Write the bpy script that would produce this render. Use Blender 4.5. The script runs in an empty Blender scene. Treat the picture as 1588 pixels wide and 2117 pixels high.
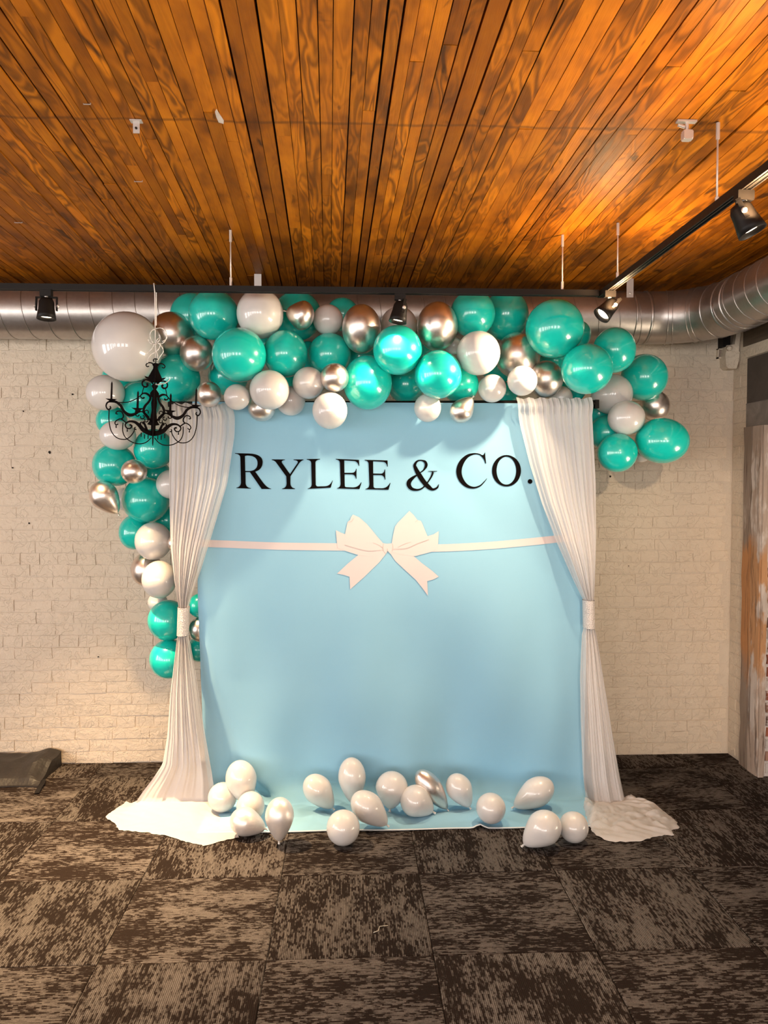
import bpy, bmesh, math, random
from mathutils import Vector, Matrix, Euler
from mathutils import noise as mnoise
from mathutils.geometry import tessellate_polygon
random.seed(11)
R = math.radians
SC = bpy.context.scene

# ------------------------------------------------------------------ camera
FPX, EYE = 1610.0, 1.72
PITCH, YAW = R(2.0), R(2.55)
cam_data = bpy.data.cameras.new('camera')
cam = bpy.data.objects.new('camera', cam_data)
SC.collection.objects.link(cam)
cam.location = (0, 0, EYE)
cam.rotation_euler = (R(90) - PITCH, 0, -YAW)
cam_data.sensor_fit = 'VERTICAL'
cam_data.sensor_height = 36.0
cam_data.lens = FPX / 2117.0 * 36.0
cam_data.clip_start = 0.05
SC.camera = cam
FW = Vector((math.sin(YAW) * math.cos(PITCH), math.cos(YAW) * math.cos(PITCH), -math.sin(PITCH)))
RT = Vector((math.cos(YAW), -math.sin(YAW), 0))
UP = RT.cross(FW)
EYEV = Vector((0, 0, EYE))
def ray(px, py): return FW + RT * ((px - 794) / FPX) - UP * ((py - 1058.5) / FPX)
def at_y(px, py, Y):
    d = ray(px, py); return EYEV + d * (Y / d.y)
def at_z(px, py, Z):
    d = ray(px, py); return EYEV + d * ((Z - EYE) / d.z)
def at_x(px, py, X):
    d = ray(px, py); return EYEV + d * (X / d.x)

# ------------------------------------------------------------------ world, daylight, exposure
SC.view_settings.view_transform = 'Standard'
SC.view_settings.look = 'None'
SC.view_settings.gamma = 1.0
SC.view_settings.use_curve_mapping = False
SC.view_settings.exposure = 0.0
world = bpy.data.worlds.new('daylight'); SC.world = world
world.use_nodes = True
world.node_tree.nodes['Background'].inputs[0].default_value = (0.93, 0.96, 1.0, 1)
world.node_tree.nodes['Background'].inputs[1].default_value = 0.12

def area(name, loc, target, sx, sy, power, col):
    l = bpy.data.lights.new(name, 'AREA'); l.shape = 'RECTANGLE'; l.size = sx; l.size_y = sy
    l.energy = power; l.color = col
    o = bpy.data.objects.new(name, l); SC.collection.objects.link(o); o.location = loc
    d = Vector(target) - Vector(loc)
    o.rotation_euler = d.to_track_quat('-Z', 'Y').to_euler()
    return o
XL, YB = -5.2, -6.5                      # left wall and the wall behind the camera
LEFT_WIN = [2.2, 0.6, -1.0, -2.6, -4.2, -5.6]
BACK_FILL_WIN = [-3.6, -1.2, 1.2]  # added windows behind the camera, unseen, to fill the front
for y in LEFT_WIN:
    area('window_fill_light', (XL + .06, y, 1.65), (XL + 3, y, 1.62), 1.0, 1.7, 66, (1.0, .985, .97))
for x in BACK_FILL_WIN:
    area('window_fill_light', (x, YB + .06, 1.65), (x, YB + 3, 1.63), 1.5, 1.8, 112, (1.0, .98, .96))  # fill light of the added rear windows
# added warm fill outside the right wall opening, brightens the ceiling planks
ceil_fill = area('ceiling_fill_light', (3.8, 1.95, .10), (.9, 1.85, 2.1), 2.2, 1.0, 104, (1.0, .82, .60)); ceil_fill.data.spread = R(95)

# ------------------------------------------------------------------ helpers
def tag(o, label=None, cat=None, group=None, kind=None):
    if label: o['label'] = label
    if cat: o['category'] = cat
    if group: o['group'] = group
    if kind: o['kind'] = kind
    return o
def link(o, parent=None):
    SC.collection.objects.link(o)
    if parent is not None: o.parent = parent
    return o
def empty(name, loc=(0, 0, 0), rot=(0, 0, 0)):
    o = bpy.data.objects.new(name, None); o.empty_display_size = .05
    o.location = loc; o.rotation_euler = rot
    return link(o)
def mesh_obj(name, me, mat=None, parent=None, world_coords=True):
    o = bpy.data.objects.new(name, me)
    if mat and not me.materials: me.materials.append(mat)
    link(o, parent)
    if parent is not None and world_coords:
        def wm(q): return q.matrix_basis.copy() if q.parent is None else wm(q.parent) @ q.matrix_parent_inverse @ q.matrix_basis
        M = wm(parent)
        o.matrix_parent_inverse = M.inverted()
    return o
def from_bm(name, bm, mat=None, parent=None, smooth=False, world_coords=True):
    bmesh.ops.recalc_face_normals(bm, faces=bm.faces)
    me = bpy.data.meshes.new(name); bm.to_mesh(me); bm.free()
    if smooth:
        for p in me.polygons: p.use_smooth = True
    return mesh_obj(name, me, mat, parent, world_coords)
def box(bm, x0, x1, y0, y1, z0, z1, M=None):
    vs = [bm.verts.new(Vector((x, y, z)) if M is None else M @ Vector((x, y, z))) for z in (z0, z1) for y in (y0, y1) for x in (x0, x1)]
    for f in ((0, 2, 3, 1), (4, 5, 7, 6), (0, 1, 5, 4), (2, 6, 7, 3), (0, 4, 6, 2), (1, 3, 7, 5)):
        bm.faces.new([vs[i] for i in f])
    return vs
def tube(bm, pts, r, n=10, cap=True):
    pts = [Vector(p) for p in pts]; rings = []
    prev = None
    for i, p in enumerate(pts):
        t = (pts[min(i + 1, len(pts) - 1)] - pts[max(i - 1, 0)]).normalized()
        if prev is None:
            a = t.orthogonal().normalized()
        else:
            a = (prev - t * prev.dot(t)).normalized()
        prev = a; b = t.cross(a)
        rr = r[i] if isinstance(r, (list, tuple)) else r
        rings.append([bm.verts.new(p + (a * math.cos(2 * math.pi * k / n) + b * math.sin(2 * math.pi * k / n)) * rr) for k in range(n)])
    for A, B in zip(rings, rings[1:]):
        for k in range(n): bm.faces.new((A[k], A[(k + 1) % n], B[(k + 1) % n], B[k]))
    if cap: bm.faces.new(rings[0][::-1]); bm.faces.new(rings[-1])
def lathe(bm, prof, n=24, M=None):
    rings = []
    for r, z in prof:
        rings.append([bm.verts.new((M or Matrix()) @ Vector((max(r, 1e-5) * math.cos(2 * math.pi * k / n), max(r, 1e-5) * math.sin(2 * math.pi * k / n), z))) for k in range(n)])
    for A, B in zip(rings, rings[1:]):
        for k in range(n): bm.faces.new((A[k], A[(k + 1) % n], B[(k + 1) % n], B[k]))
    bm.faces.new(rings[0][::-1]); bm.faces.new(rings[-1])
def catmull(pts, per=6):
    P = [tuple(p) for p in pts]; P = [P[0]] + P + [P[-1]]; out = []
    for i in range(1, len(P) - 2):
        a, b, c, d = P[i - 1], P[i], P[i + 1], P[i + 2]
        for s in range(per):
            t = s / per
            out.append(tuple(.5 * (2 * b[k] + (c[k] - a[k]) * t + (2 * a[k] - 5 * b[k] + 4 * c[k] - d[k]) * t * t + (3 * b[k] - a[k] - 3 * c[k] + d[k]) * t ** 3) for k in range(len(b))))
    out.append(P[-2]); return out
def lerp_list(tab, v):
    if v <= tab[0][0]: return tab[0][1]
    for (a, x), (b, y) in zip(tab, tab[1:]):
        if v <= b: return x + (y - x) * (v - a) / (b - a)
    return tab[-1][1]
def sstep(a, b, x):
    t = min(1, max(0, (x - a) / (b - a))); return t * t * (3 - 2 * t)

# ------------------------------------------------------------------ materials
class NT:
    def __init__(s, name):
        s.m = bpy.data.materials.new(name); s.m.use_nodes = True
        s.t = s.m.node_tree; s.n = s.t.nodes; s.b = s.n['Principled BSDF']
    def new(s, typ, **kw):
        n = s.n.new('ShaderNode' + typ)
        for k, v in kw.items():
            if isinstance(k, str) and k[0] == 'i' and k[1:].isdigit(): s.put(n.inputs[int(k[1:])], v)
            else: setattr(n, k, v)
        return n
    def put(s, sock, v):
        if isinstance(v, bpy.types.NodeSocket): s.t.links.new(v, sock)
        elif isinstance(v, bpy.types.Node): s.t.links.new(v.outputs[0], sock)
        else:
            if hasattr(sock.default_value, '__len__') and len(sock.default_value) == 4 and len(v) == 3: v = (*v, 1)
            sock.default_value = v
    def set(s, **kw):
        for k, v in kw.items(): s.put(s.b.inputs[k.replace('_', ' ')], v)
        return s
    def math(s, op, a, b=0.0): return s.new('Math', operation=op, i0=a, i1=b).outputs[0]
    def noise(s, vec, scale, detail=3, rough=.55, dist=0.0):
        n = s.new('TexNoise'); s.put(n.inputs['Vector'], vec)
        n.inputs['Scale'].default_value = scale; n.inputs['Detail'].default_value = detail
        n.inputs['Roughness'].default_value = rough; n.inputs['Distortion'].default_value = dist
        return n.outputs['Fac']
    def ramp(s, fac, stops, interp='LINEAR'):
        n = s.new('ValToRGB'); s.put(n.inputs[0], fac); e = n.color_ramp.elements; n.color_ramp.interpolation = interp
        while len(e) < len(stops): e.new(.5)
        for el, (p, c) in zip(e, stops): el.position = p; el.color = (*c, 1) if len(c) == 3 else c
        return n.outputs[0]
    def mix(s, fac, a, b, blend='MIX'):
        n = s.new('Mix', data_type='RGBA', blend_type=blend)
        s.put(n.inputs[0], fac); s.put(n.inputs[6], a); s.put(n.inputs[7], b); return n.outputs[2]
    def vmath(s, op, a, b=None):
        n = s.new('VectorMath', operation=op); s.put(n.inputs[0], a)
        if b is not None: s.put(n.inputs[1], b)
        return n.outputs[0]
    def bump(s, h, strength=.3, dist=.01):
        n = s.new('Bump'); n.inputs['Strength'].default_value = strength; n.inputs['Distance'].default_value = dist
        s.put(n.inputs['Height'], h); s.put(s.b.inputs['Normal'], n.outputs[0]); return n
    def pos(s): return s.new('NewGeometry').outputs['Position']
    def objc(s): return s.new('TexCoord').outputs['Object']
    def rnd(s): return s.new('ObjectInfo').outputs['Random']
def plain(name, col, rough=.5, metal=0.0, spec=.3, **kw):
    t = NT(name); t.set(Base_Color=col, Roughness=rough, Metallic=metal, **kw); t.b.inputs['Specular IOR Level'].default_value = spec
    n = t.noise(t.objc(), 60, 2)
    t.put(t.b.inputs['Roughness'], t.math('MULTIPLY_ADD', n, .12)); t.n[-1].inputs[2].default_value = rough - .06
    return t.m

# oiled mill deck planks
def wood_planks():
    t = NT('oiled_plank_wood'); r = t.rnd(); p = t.pos()
    sc = t.new('VectorMath', operation='SCALE'); sc.inputs[0].default_value = (7.3, 13.1, 3.7); t.put(sc.inputs['Scale'], t.math('MULTIPLY', r, 9.0))
    v = t.vmath('ADD', p, sc.outputs[0])
    vs = t.vmath('MULTIPLY', v, (1.0, .16, 1.0))
    n1 = t.noise(vs, 13, 2, .5, .6)
    rings = t.math('SINE', t.math('MULTIPLY', n1, 46.0))
    rings = t.math('MULTIPLY_ADD', rings, .5); t.n[-1].inputs[2].default_value = .5
    fine = t.noise(t.vmath('MULTIPLY', v, (1.0, .02, 1.0)), 260, 3, .6)
    blot = t.noise(t.vmath('MULTIPLY', v, (1.0, .45, 1.0)), 7, 3, .6)
    r2 = t.math('FRACT', t.math('MULTIPLY', r, 17.31))
    amp = t.ramp(r2, [(.0, (.08,) * 3), (.35, (.25,) * 3), (.7, (.8,) * 3), (1, (1,) * 3)])
    g = t.math('MULTIPLY', rings, amp)
    base = t.ramp(blot, [(.28, (.15, .039, .0018)), (.5, (.44, .131, .0046)), (.75, (.60, .20, .008))])
    dark = t.mix(t.math('MULTIPLY', g, .80), base, (.055, .016, .0022))
    lightn = t.mix(t.math('MULTIPLY', fine, .35), dark, t.mix(.5, dark, (.58, .20, .009)))
    tone = t.ramp(t.math('FRACT', t.math('MULTIPLY', r, 5.77)), [(0, (.55, .52, .50)), (.3, (.85, .84, .82)), (.7, (1, 1, 1)), (1, (1.15, 1.12, 1.0))])
    col = t.mix(1.0, lightn, tone, 'MULTIPLY')
    kn = t.noise(t.vmath('MULTIPLY', v, (1.0, .42, 1.0)), 9.5, 3, .55, .8)
    col = t.mix(t.ramp(kn, [(.64, (0,) * 3), (.73, (.82,) * 3)]), col, (.030, .010, .002))
    # old partition trace across the boards
    sep = t.new('SeparateXYZ'); t.put(sep.inputs[0], p)
    yy = t.math('ADD', sep.outputs[1], t.math('MULTIPLY', t.noise(p, 6, 2), .04))
    d = t.math('ABSOLUTE', t.math('SUBTRACT', yy, 2.735))
    line = t.ramp(d, [(.004, (.55,) * 3), (.012, (0,) * 3)])
    col = t.mix(line, col, (.07, .024, .006))
    t.set(Base_Color=col, Roughness=t.ramp(blot, [(.2, (.42,) * 3), (.8, (.58,) * 3)]))
    t.b.inputs['Specular IOR Level'].default_value = .13
    t.bump(t.math('ADD', t.math('MULTIPLY', g, .5), t.math('ADD', fine, t.math('MULTIPLY', blot, 1.5))), .35, .004)
    return t.m
def painted_masonry(name, c0, c1, bstr=.6):
    t = NT(name); p = t.pos()
    n1 = t.noise(p, 3.2, 3); n2 = t.noise(p, 34, 4, .62); n3 = t.noise(t.vmath('MULTIPLY', p, (1, 1, 2.2)), 11, 3, .6)
    col = t.mix(n1, c0, c1)
    spots = t.ramp(t.noise(p, 21, 4, .7), [(.70, (0,) * 3), (.76, (.5,) * 3)])
    col = t.mix(spots, col, (.30, .20, .12))
    t.set(Base_Color=col, Roughness=.55)
    t.b.inputs['Specular IOR Level'].default_value = .3
    cr = t.ramp(t.noise(p, 15, 2, .5, .8), [(.485, (1,) * 3), (.5, (0,) * 3), (.515, (1,) * 3)])
    h = t.math('ADD', t.math('ADD', t.math('MULTIPLY', n2, .8), t.math('MULTIPLY', n3, .7)), t.math('MULTIPLY', cr, .2))
    t.bump(h, bstr, .009)
    return t.m
def carpet():
    t = NT('streaked_carpet_tile'); r = t.rnd(); o = t.objc()
    sc = t.new('VectorMath', operation='SCALE'); sc.inputs[0].default_value = (17.3, 5.1, 9.7); t.put(sc.inputs['Scale'], t.math('MULTIPLY', r, 5.0))
    v = t.vmath('ADD', o, sc.outputs[0])
    v1 = t.vmath('MULTIPLY', v, (1.0, .40, 1.0))
    blot = t.noise(v1, 25, 7, .78, .15)
    streak = t.noise(t.vmath('MULTIPLY', v, (1.0, .05, 1.0)), 120, 3, .65)
    blocks = t.noise(t.vmath('MULTIPLY', v, (1.0, .55, 1.0)), 5.5, 3, .55)
    m = t.math('ADD', t.math('MULTIPLY', blot, .50), t.math('ADD', t.math('MULTIPLY', streak, .28), t.math('MULTIPLY', blocks, .34)))
    sp0 = t.new('SeparateXYZ'); t.put(sp0.inputs[0], v)
    qx = t.math('FLOOR', t.math('DIVIDE', sp0.outputs[0], .0066)); qy = t.math('FLOOR', t.math('ADD', t.math('DIVIDE', sp0.outputs[1], .017), t.math('MULTIPLY', qx, .37)))
    cb = t.new('CombineXYZ'); t.put(cb.inputs[0], qx); t.put(cb.inputs[1], qy)
    wn = t.new('TexWhiteNoise', noise_dimensions='2D'); t.put(wn.inputs['Vector'], cb.outputs[0])
    m = t.math('ADD', m, t.math('MULTIPLY', t.math('SUBTRACT', wn.outputs[0], .5), .12))
    mask = t.ramp(m, [(.545, (0,) * 3), (.580, (.6,) * 3), (.66, (1,) * 3)])
    sep = t.new('SeparateXYZ'); t.put(sep.inputs[0], o)
    rib = t.math('SINE', t.math('MULTIPLY', sep.outputs[0], 2 * math.pi / .0066))
    ribn = t.math('MULTIPLY_ADD', rib, .5); t.n[-1].inputs[2].default_value = .5
    tuft = t.noise(o, 260, 2, .6)
    lightc = t.mix(tuft, (.092, .076, .066), (.31, .272, .248))
    lightc = t.mix(t.math('MULTIPLY', ribn, .75), lightc, (.032, .022, .016))
    darkc = t.mix(tuft, (.009, .0052, .0038), (.028, .018, .013))
    col = t.mix(mask, darkc, lightc)
    tone = t.ramp(t.math('FRACT', t.math('MULTIPLY', r, 7.7)), [(0, (.82, .82, .82)), (1, (1.12, 1.12, 1.12))])
    t.set(Base_Color=t.mix(1.0, col, tone, 'MULTIPLY'), Roughness=.95)
    t.b.inputs['Specular IOR Level'].default_value = .1
    t.bump(t.math('ADD', t.math('MULTIPLY', ribn, .8), tuft), .7, .003)
    return t.m
def latex(name, col, deep, rough=.22, trans=.0):
    t = NT(name); n = t.noise(t.objc(), 2.2, 2); r = t.rnd()
    c = t.mix(n, deep, col)
    lw = t.new('LayerWeight'); lw.inputs[0].default_value = .35
    c2 = t.mix(t.math('MULTIPLY', r, .25), c, deep)
    t.set(Base_Color=c2, Roughness=rough)
    t.b.inputs['Coat Weight'].default_value = .8; t.b.inputs['Coat Roughness'].default_value = .035
    t.b.inputs['Subsurface Weight'].default_value = trans
    t.b.inputs['Subsurface Radius'].default_value = (.06, .06, .06)
    t.b.inputs['Subsurface Scale'].default_value = .6
    return t.m
def chrome_latex(name, col, rough):
    t = NT(name); n = t.noise(t.objc(), 5, 3)
    t.set(Base_Color=t.mix(n, col, tuple(x * .88 for x in col)), Metallic=1.0, Roughness=t.ramp(n, [(.3, (rough,) * 3), (.7, (rough + .07,) * 3)]))
    return t.m
def cloth(name, c0, c1, weave=900, sheer=0.0, transl=.25, bump=.15):
    t = NT(name); p = t.pos(); n = t.noise(p, 2.5, 3); w = t.noise(t.vmath('MULTIPLY', p, (1, 1, .25)), weave, 2)
    t.set(Base_Color=t.mix(n, c0, c1), Roughness=.85)
    t.b.inputs['Specular IOR Level'].default_value = .15
    t.b.inputs['Sheen Weight'].default_value = .15
    t.bump(w, bump, .002)
    out = t.n['Material Output']; tr = t.new('BsdfTranslucent', i0=t.mix(n, c0, c1))
    mx = t.new('MixShader', i0=transl); t.put(mx.inputs[1], t.b.outputs[0]); t.put(mx.inputs[2], tr.outputs[0]); last = mx
    if sheer:
        uv = t.new('UVMap'); sp = t.new('SeparateXYZ'); t.put(sp.inputs[0], uv.outputs[0])
        f = t.ramp(sp.outputs[0], [(0, (.10,) * 3), (.82, (.10,) * 3), (.86, (sheer,) * 3), (1, (sheer,) * 3)])
        tp = t.new('BsdfTransparent'); m2 = t.new('MixShader', i0=f); t.put(m2.inputs[1], last.outputs[0]); t.put(m2.inputs[2], tp.outputs[0]); last = m2
    t.t.links.new(last.outputs[0], out.inputs[0])
    return t.m
def emitter(name, col, s):
    t = NT(name); t.set(Base_Color=(1, 1, 1), Roughness=.2)
    t.b.inputs['Emission Color'].default_value = (*col, 1); t.b.inputs['Emission Strength'].default_value = s
    return t.m
def weathered(name, stops, stretch=(1, 1, .08), scale=30):
    t = NT(name); p = t.pos(); n = t.noise(t.vmath('MULTIPLY', p, stretch), scale, 5, .65, .4)
    t.set(Base_Color=t.ramp(n, stops), Roughness=.75); t.bump(n, .5, .006); return t.m

M_WOOD = wood_planks()
M_DECK = plain('dark_deck_gap', (.012, .006, .003), .9)
M_BRICK = painted_masonry('cream_painted_brick', (.66, .545, .415), (.74, .63, .505), .85)
M_MORTAR = painted_masonry('cream_painted_mortar', (.60, .50, .39), (.68, .58, .47), .6)
M_CARPET = carpet()
M_TEAL = latex('teal_latex', (.006, .59, .49), (.004, .49, .425), .26)
M_WHITE = latex('white_latex', (.655, .625, .60), (.60, .575, .555), .36)
M_CHROME = chrome_latex('silver_chrome_latex', (.86, .77, .71), .31)
M_PEARL = chrome_latex('pearl_latex', (.90, .84, .79), .34); M_PEARL.node_tree.nodes['Principled BSDF'].inputs['Metallic'].default_value = .55
M_BACK = cloth('aqua_backdrop_cloth', (.285, .56, .745), (.32, .60, .78), 700, 0, .12)
M_DRAPE = cloth('white_sheer_drape', (.79, .745, .73), (.83, .79, .775), 900, .40, .3)
M_PRINTW = plain('white_print', (.64, .565, .565), .9, 0, .1)
M_PRINTE = plain('white_print_edge', (.80, .76, .76), .8)
M_PRINTS = plain('grey_pink_print', (.50, .43, .42), .9, 0, .1)
M_INK = plain('black_print', (.004, .0028, .0028), .9, 0, .05)
M_BLACK = plain('black_metal', (.008, .006, .005), .5, 0, .2)
M_CARD = plain('black_card', (.006, .004, .004), .9, 0, .1)
M_GALV = None
def galvanized():
    t = NT('galvanized_sheet'); o = t.pos(); n = t.noise(o, 45, 3, .6); n2 = t.noise(o, 4, 2)
    t.set(Base_Color=t.mix(n, (.42, .385, .36), (.56, .525, .50)), Metallic=.92, Roughness=t.ramp(n2, [(.3, (.30,) * 3), (.7, (.42,) * 3)]))
    t.bump(n, .06, .003); return t.m
M_GALV = galvanized()
M_SEAM = plain('duct_seam_metal', (.42, .38, .35), .35, .9)
M_ZINC = plain('zinc_metal', (.62, .57, .54), .4, .6)

# ------------------------------------------------------------------ room shell
YW, XR = 4.83, 2.42                       # photographed wall, right wall
CZ, CS = 2.932, -0.0234                   # ceiling height at Y 3.78 and its fall
def ceil_z(y): return CZ + CS * (y - 3.78)

# floor with quarter-turned carpet tiles
bm = bmesh.new(); box(bm, XL, 3.4, YB, 5.1, -.16, -.008)
floor = tag(from_bm('floor', bm, M_CARPET), kind='structure')
TS = .6068
def tile_mesh(w, h):
    bm = bmesh.new(); g = .0012; a, b = w / 2 - g, h / 2 - g; c = .004
    lo = [bm.verts.new((sx * a, sy * b, -.008)) for sx, sy in ((-1, -1), (1, -1), (1, 1), (-1, 1))]
    md = [bm.verts.new((sx * a, sy * b, -.002)) for sx, sy in ((-1, -1), (1, -1), (1, 1), (-1, 1))]
    tp = [bm.verts.new((sx * (a - c), sy * (b - c), 0)) for sx, sy in ((-1, -1), (1, -1), (1, 1), (-1, 1))]
    for A, B in ((lo, md), (md, tp)):
        for k in range(4): bm.faces.new((A[k], A[(k + 1) % 4], B[(k + 1) % 4], B[k]))
    bm.faces.new(tp)
    bmesh.ops.recalc_face_normals(bm, faces=bm.faces)
    me = bpy.data.meshes.new('carpet_tile'); bm.to_mesh(me); bm.free(); me.materials.append(M_CARPET); return me
tile_me = tile_mesh(TS, TS)
for i in range(-5, 7):
    for j in range(-2, 4):
        x0, y0 = -.9085 + TS * i, 2.7795 + TS * j
        if x0 > 2.75: continue
        me = tile_me; cy = y0 + TS / 2
        if y0 + TS > YW + .02:
            h = YW + .02 - y0
            if h < .05: continue
            me = tile_mesh(TS, h); cy = y0 + h / 2
        o = mesh_obj('carpet_tile', me, None, floor, False)
        vert = (i - 1 + j) % 2 == 0
        o.location = (x0 + TS / 2, cy, random.uniform(-.0006, .0006))
        if me is tile_me: o.rotation_euler.z = (0 if vert else R(90)) + random.choice((0, R(180)))
        elif not vert:
            me2 = tile_mesh(h, TS); o.data = me2; o.rotation_euler.z = R(90)

# ceiling: deck slab plus planks
bm = bmesh.new()
for y in (YB, YW + .3):
    for x in (XL, 3.2):
        for dz in (.024, .18): bm.verts.new((x, y, ceil_z(y) + dz))
bm.verts.ensure_lookup_table(); V = bm.verts
for f in ((0, 2, 6, 4), (1, 5, 7, 3), (0, 1, 3, 2), (4, 6, 7, 5), (0, 4, 5, 1), (2, 3, 7, 6)): bm.faces.new([V[k] for k in f])
ceiling = tag(from_bm('ceiling', bm, M_DECK), kind='structure')
PD = Vector((-.0256, 1, CS)).normalized()
PX = Vector((1, .0256, 0)).normalized(); PN = PX.cross(PD).normalized()
PM = Matrix((PX, PD, PN)).transposed().to_4x4(); PM.translation = Vector((0, 3.78, CZ))
def plank_mesh(k):
    rr = random.Random(k); bm = bmesh.new()
    top = [bm.verts.new((x, y, 1)) for x, y in ((0, 0), (1, 0), (1, 1), (0, 1))]
    n = 3; L = []; Rr = []
    for a in range(n + 1):
        y = a / n
        L.append(bm.verts.new((rr.uniform(0, .035), y, rr.uniform(-.03, .03)))); Rr.append(bm.verts.new((1 - rr.uniform(0, .035), y, rr.uniform(-.03, .03))))
    for a in range(n): bm.faces.new((L[a], L[a + 1], Rr[a + 1], Rr[a]))
    bm.faces.new([top[0], top[3]] + L[::-1]); bm.faces.new([top[2], top[1]] + Rr)
    bm.faces.new((top[0], L[0], Rr[0], top[1])); bm.faces.new((top[3], top[2], Rr[-1], L[-1]))
    bmesh.ops.recalc_face_normals(bm, faces=bm.faces)
    me = bpy.data.meshes.new('ceiling_plank'); bm.to_mesh(me); bm.free(); me.materials.append(M_WOOD); return me
planks = [plank_mesh(k) for k in range(10)]
u = -2.85; n_pl = 0
while u < 2.56:
    w = random.choice((.036, .040, .043, .046, .050, .054))
    gap = random.choice((.0005, .0008, .0012, .0015, .0025, .0060, .0008))
    v0, v1 = -2.75, 1.16
    cuts = [v0]
    if random.random() < .78: cuts.append(random.uniform(-1.75, .75))
    if random.random() < .16: cuts.append(random.uniform(-1.75, .75))
    cuts = sorted(cuts) + [v1]
    cuts = [cuts[0]] + [c for p, c in zip(cuts, cuts[1:]) if c - p > .2]
    for a, b in zip(cuts, cuts[1:]):
        o = mesh_obj('ceiling_plank', random.choice(planks), None, ceiling, False); n_pl += 1
        drop = random.uniform(-.0022, .0022)
        o.matrix_local = PM @ Matrix.Translation((u, a + .0008, drop)) @ Matrix.Diagonal((w, b - a - .0016, .022, 1))
    u += w + gap
print('planks', n_pl)
bm = bmesh.new()                          # the boards behind the photograph, too far back to be seen
box(bm, -2.9, 2.6, -2.75 - 7, -2.752, 0, .02, PM); box(bm, XL, -2.86, -9.7, 1.2, 0, .02, PM)
tag(from_bm('plank_run', bm, M_WOOD, ceiling), kind='stuff')

# painted brick walls
def brick_mesh(k, L, Hh):
    rr = random.Random(100 + k); bm = bmesh.new(); nx, nz = 3, 2; D = .03; G = []
    for b in range(nz + 1):
        row = []
        for a in range(nx + 1):
            x = -L / 2 + L * a / nx; z = -Hh / 2 + Hh * b / nz
            e = (a in (0, nx)) or (b in (0, nz))
            row.append(bm.verts.new((x + (rr.uniform(-.003, .003)), -(0 if e else .0012) + rr.uniform(-.0007, .0007), z + rr.uniform(-.0036, .0036))))
        G.append(row)
    for b in range(nz):
        for a in range(nx): bm.faces.new((G[b][a], G[b][a + 1], G[b + 1][a + 1], G[b + 1][a]))
    per = G[0] + [G[1][nx]] + G[2][::-1] + [G[1][0]]
    back = [bm.verts.new((v.co.x * 1.012, .0085, v.co.z * 1.035)) for v in per]
    for k2 in range(len(per)): bm.faces.new((per[k2], back[k2], back[(k2 + 1) % len(per)], per[(k2 + 1) % len(per)]))
    bmesh.ops.recalc_face_normals(bm, faces=bm.faces)
    me = bpy.data.meshes.new('brick'); bm.to_mesh(me); bm.free()
    me.materials.append(M_BRICK); return me
CH, BL = .0722, .226
bricks = [brick_mesh(k, BL - .0035, CH - .0062) for k in range(8)]
halfs = [brick_mesh(20 + k, BL / 2 - .005, CH - .0062) for k in range(4)]
bm = bmesh.new(); box(bm, XL, XR + .5, YW + .0042, YW + .4, -.05, 3.05)
wall_back = tag(from_bm('wall_back', bm, M_MORTAR), kind='structure')
spots = []
for row in range(0, 40):
    z = .004 + CH * (row + .5)
    xs = -2.72 + (BL / 2 if row % 2 else 0) + random.uniform(-.02, .02)
    if row % 7 == 3:
        k = 0
        while xs + k * BL / 2 < XR - .03: spots.append((xs + k * BL / 2, z, 1)); k += 1
    else:
        k = 0
        while xs + k * BL < XR - .1: spots.append((xs + k * BL, z, 0)); k += 1
        if xs + k * BL < XR + .02: spots.append((xs + k * BL - BL / 4, z, 1))
def brick_seen(x, z):
    v = Vector((x, YW, z)) - EYEV; d = v.dot(FW); px = 794 + FPX * v.dot(RT) / d; py = 1058.5 - FPX * v.dot(UP) / d
    if px < -25 or py < 695 or py > 1585: return -1
    if px < 40: e = .5
    else: e = 1
    if px < 200 or (px < 300 and py > 1090) or (px < 345 and py > 1190): return e
    if 1275 < px < 1515 and (py > 985 or px > 1430): return 1
    if 1240 < px < 1515 and py > 1000: return 1
    return 0
singles, rest = [], []
for s in spots:
    q = brick_seen(s[0], s[1])
    (singles if q > .4 and not (s[2] and q < 1) else rest).append((q, s))
random.shuffle(singles)
singles.sort(key=lambda t: (t[0], -t[1][2]), reverse=True)
rest += singles[298:]; singles = singles[:298]
print('bricks', len(singles), len(rest))
for q, (x, z, hf) in singles:
    o = mesh_obj('brick', random.choice(halfs if hf else bricks), None, wall_back, False)
    o.matrix_local = Matrix.Translation((x, YW - random.uniform(-.002, .0015), z + random.uniform(-.0035, .0035))) @ Euler((random.uniform(-.022, .022), random.uniform(-.016, .016), random.uniform(-.006, .006))).to_matrix().to_4x4() @ Matrix.Scale(random.choice((-1, 1)), 4, (1, 0, 0))
bm = bmesh.new()
for q, (x, z, hf) in rest:
    n0 = len(bm.verts); bm.from_mesh(random.choice(halfs if hf else bricks)); bm.verts.ensure_lookup_table()
    T = Matrix.Translation((x, YW - random.uniform(-.001, .0015), z + random.uniform(-.002, .002)))
    for v in list(bm.verts)[n0:]: v.co = T @ v.co
tag(from_bm('hidden_bricks', bm, M_BRICK, wall_back, False), kind='stuff')
M_HOLE = plain('dark_hole', (.02, .014, .01), .9)
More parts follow.
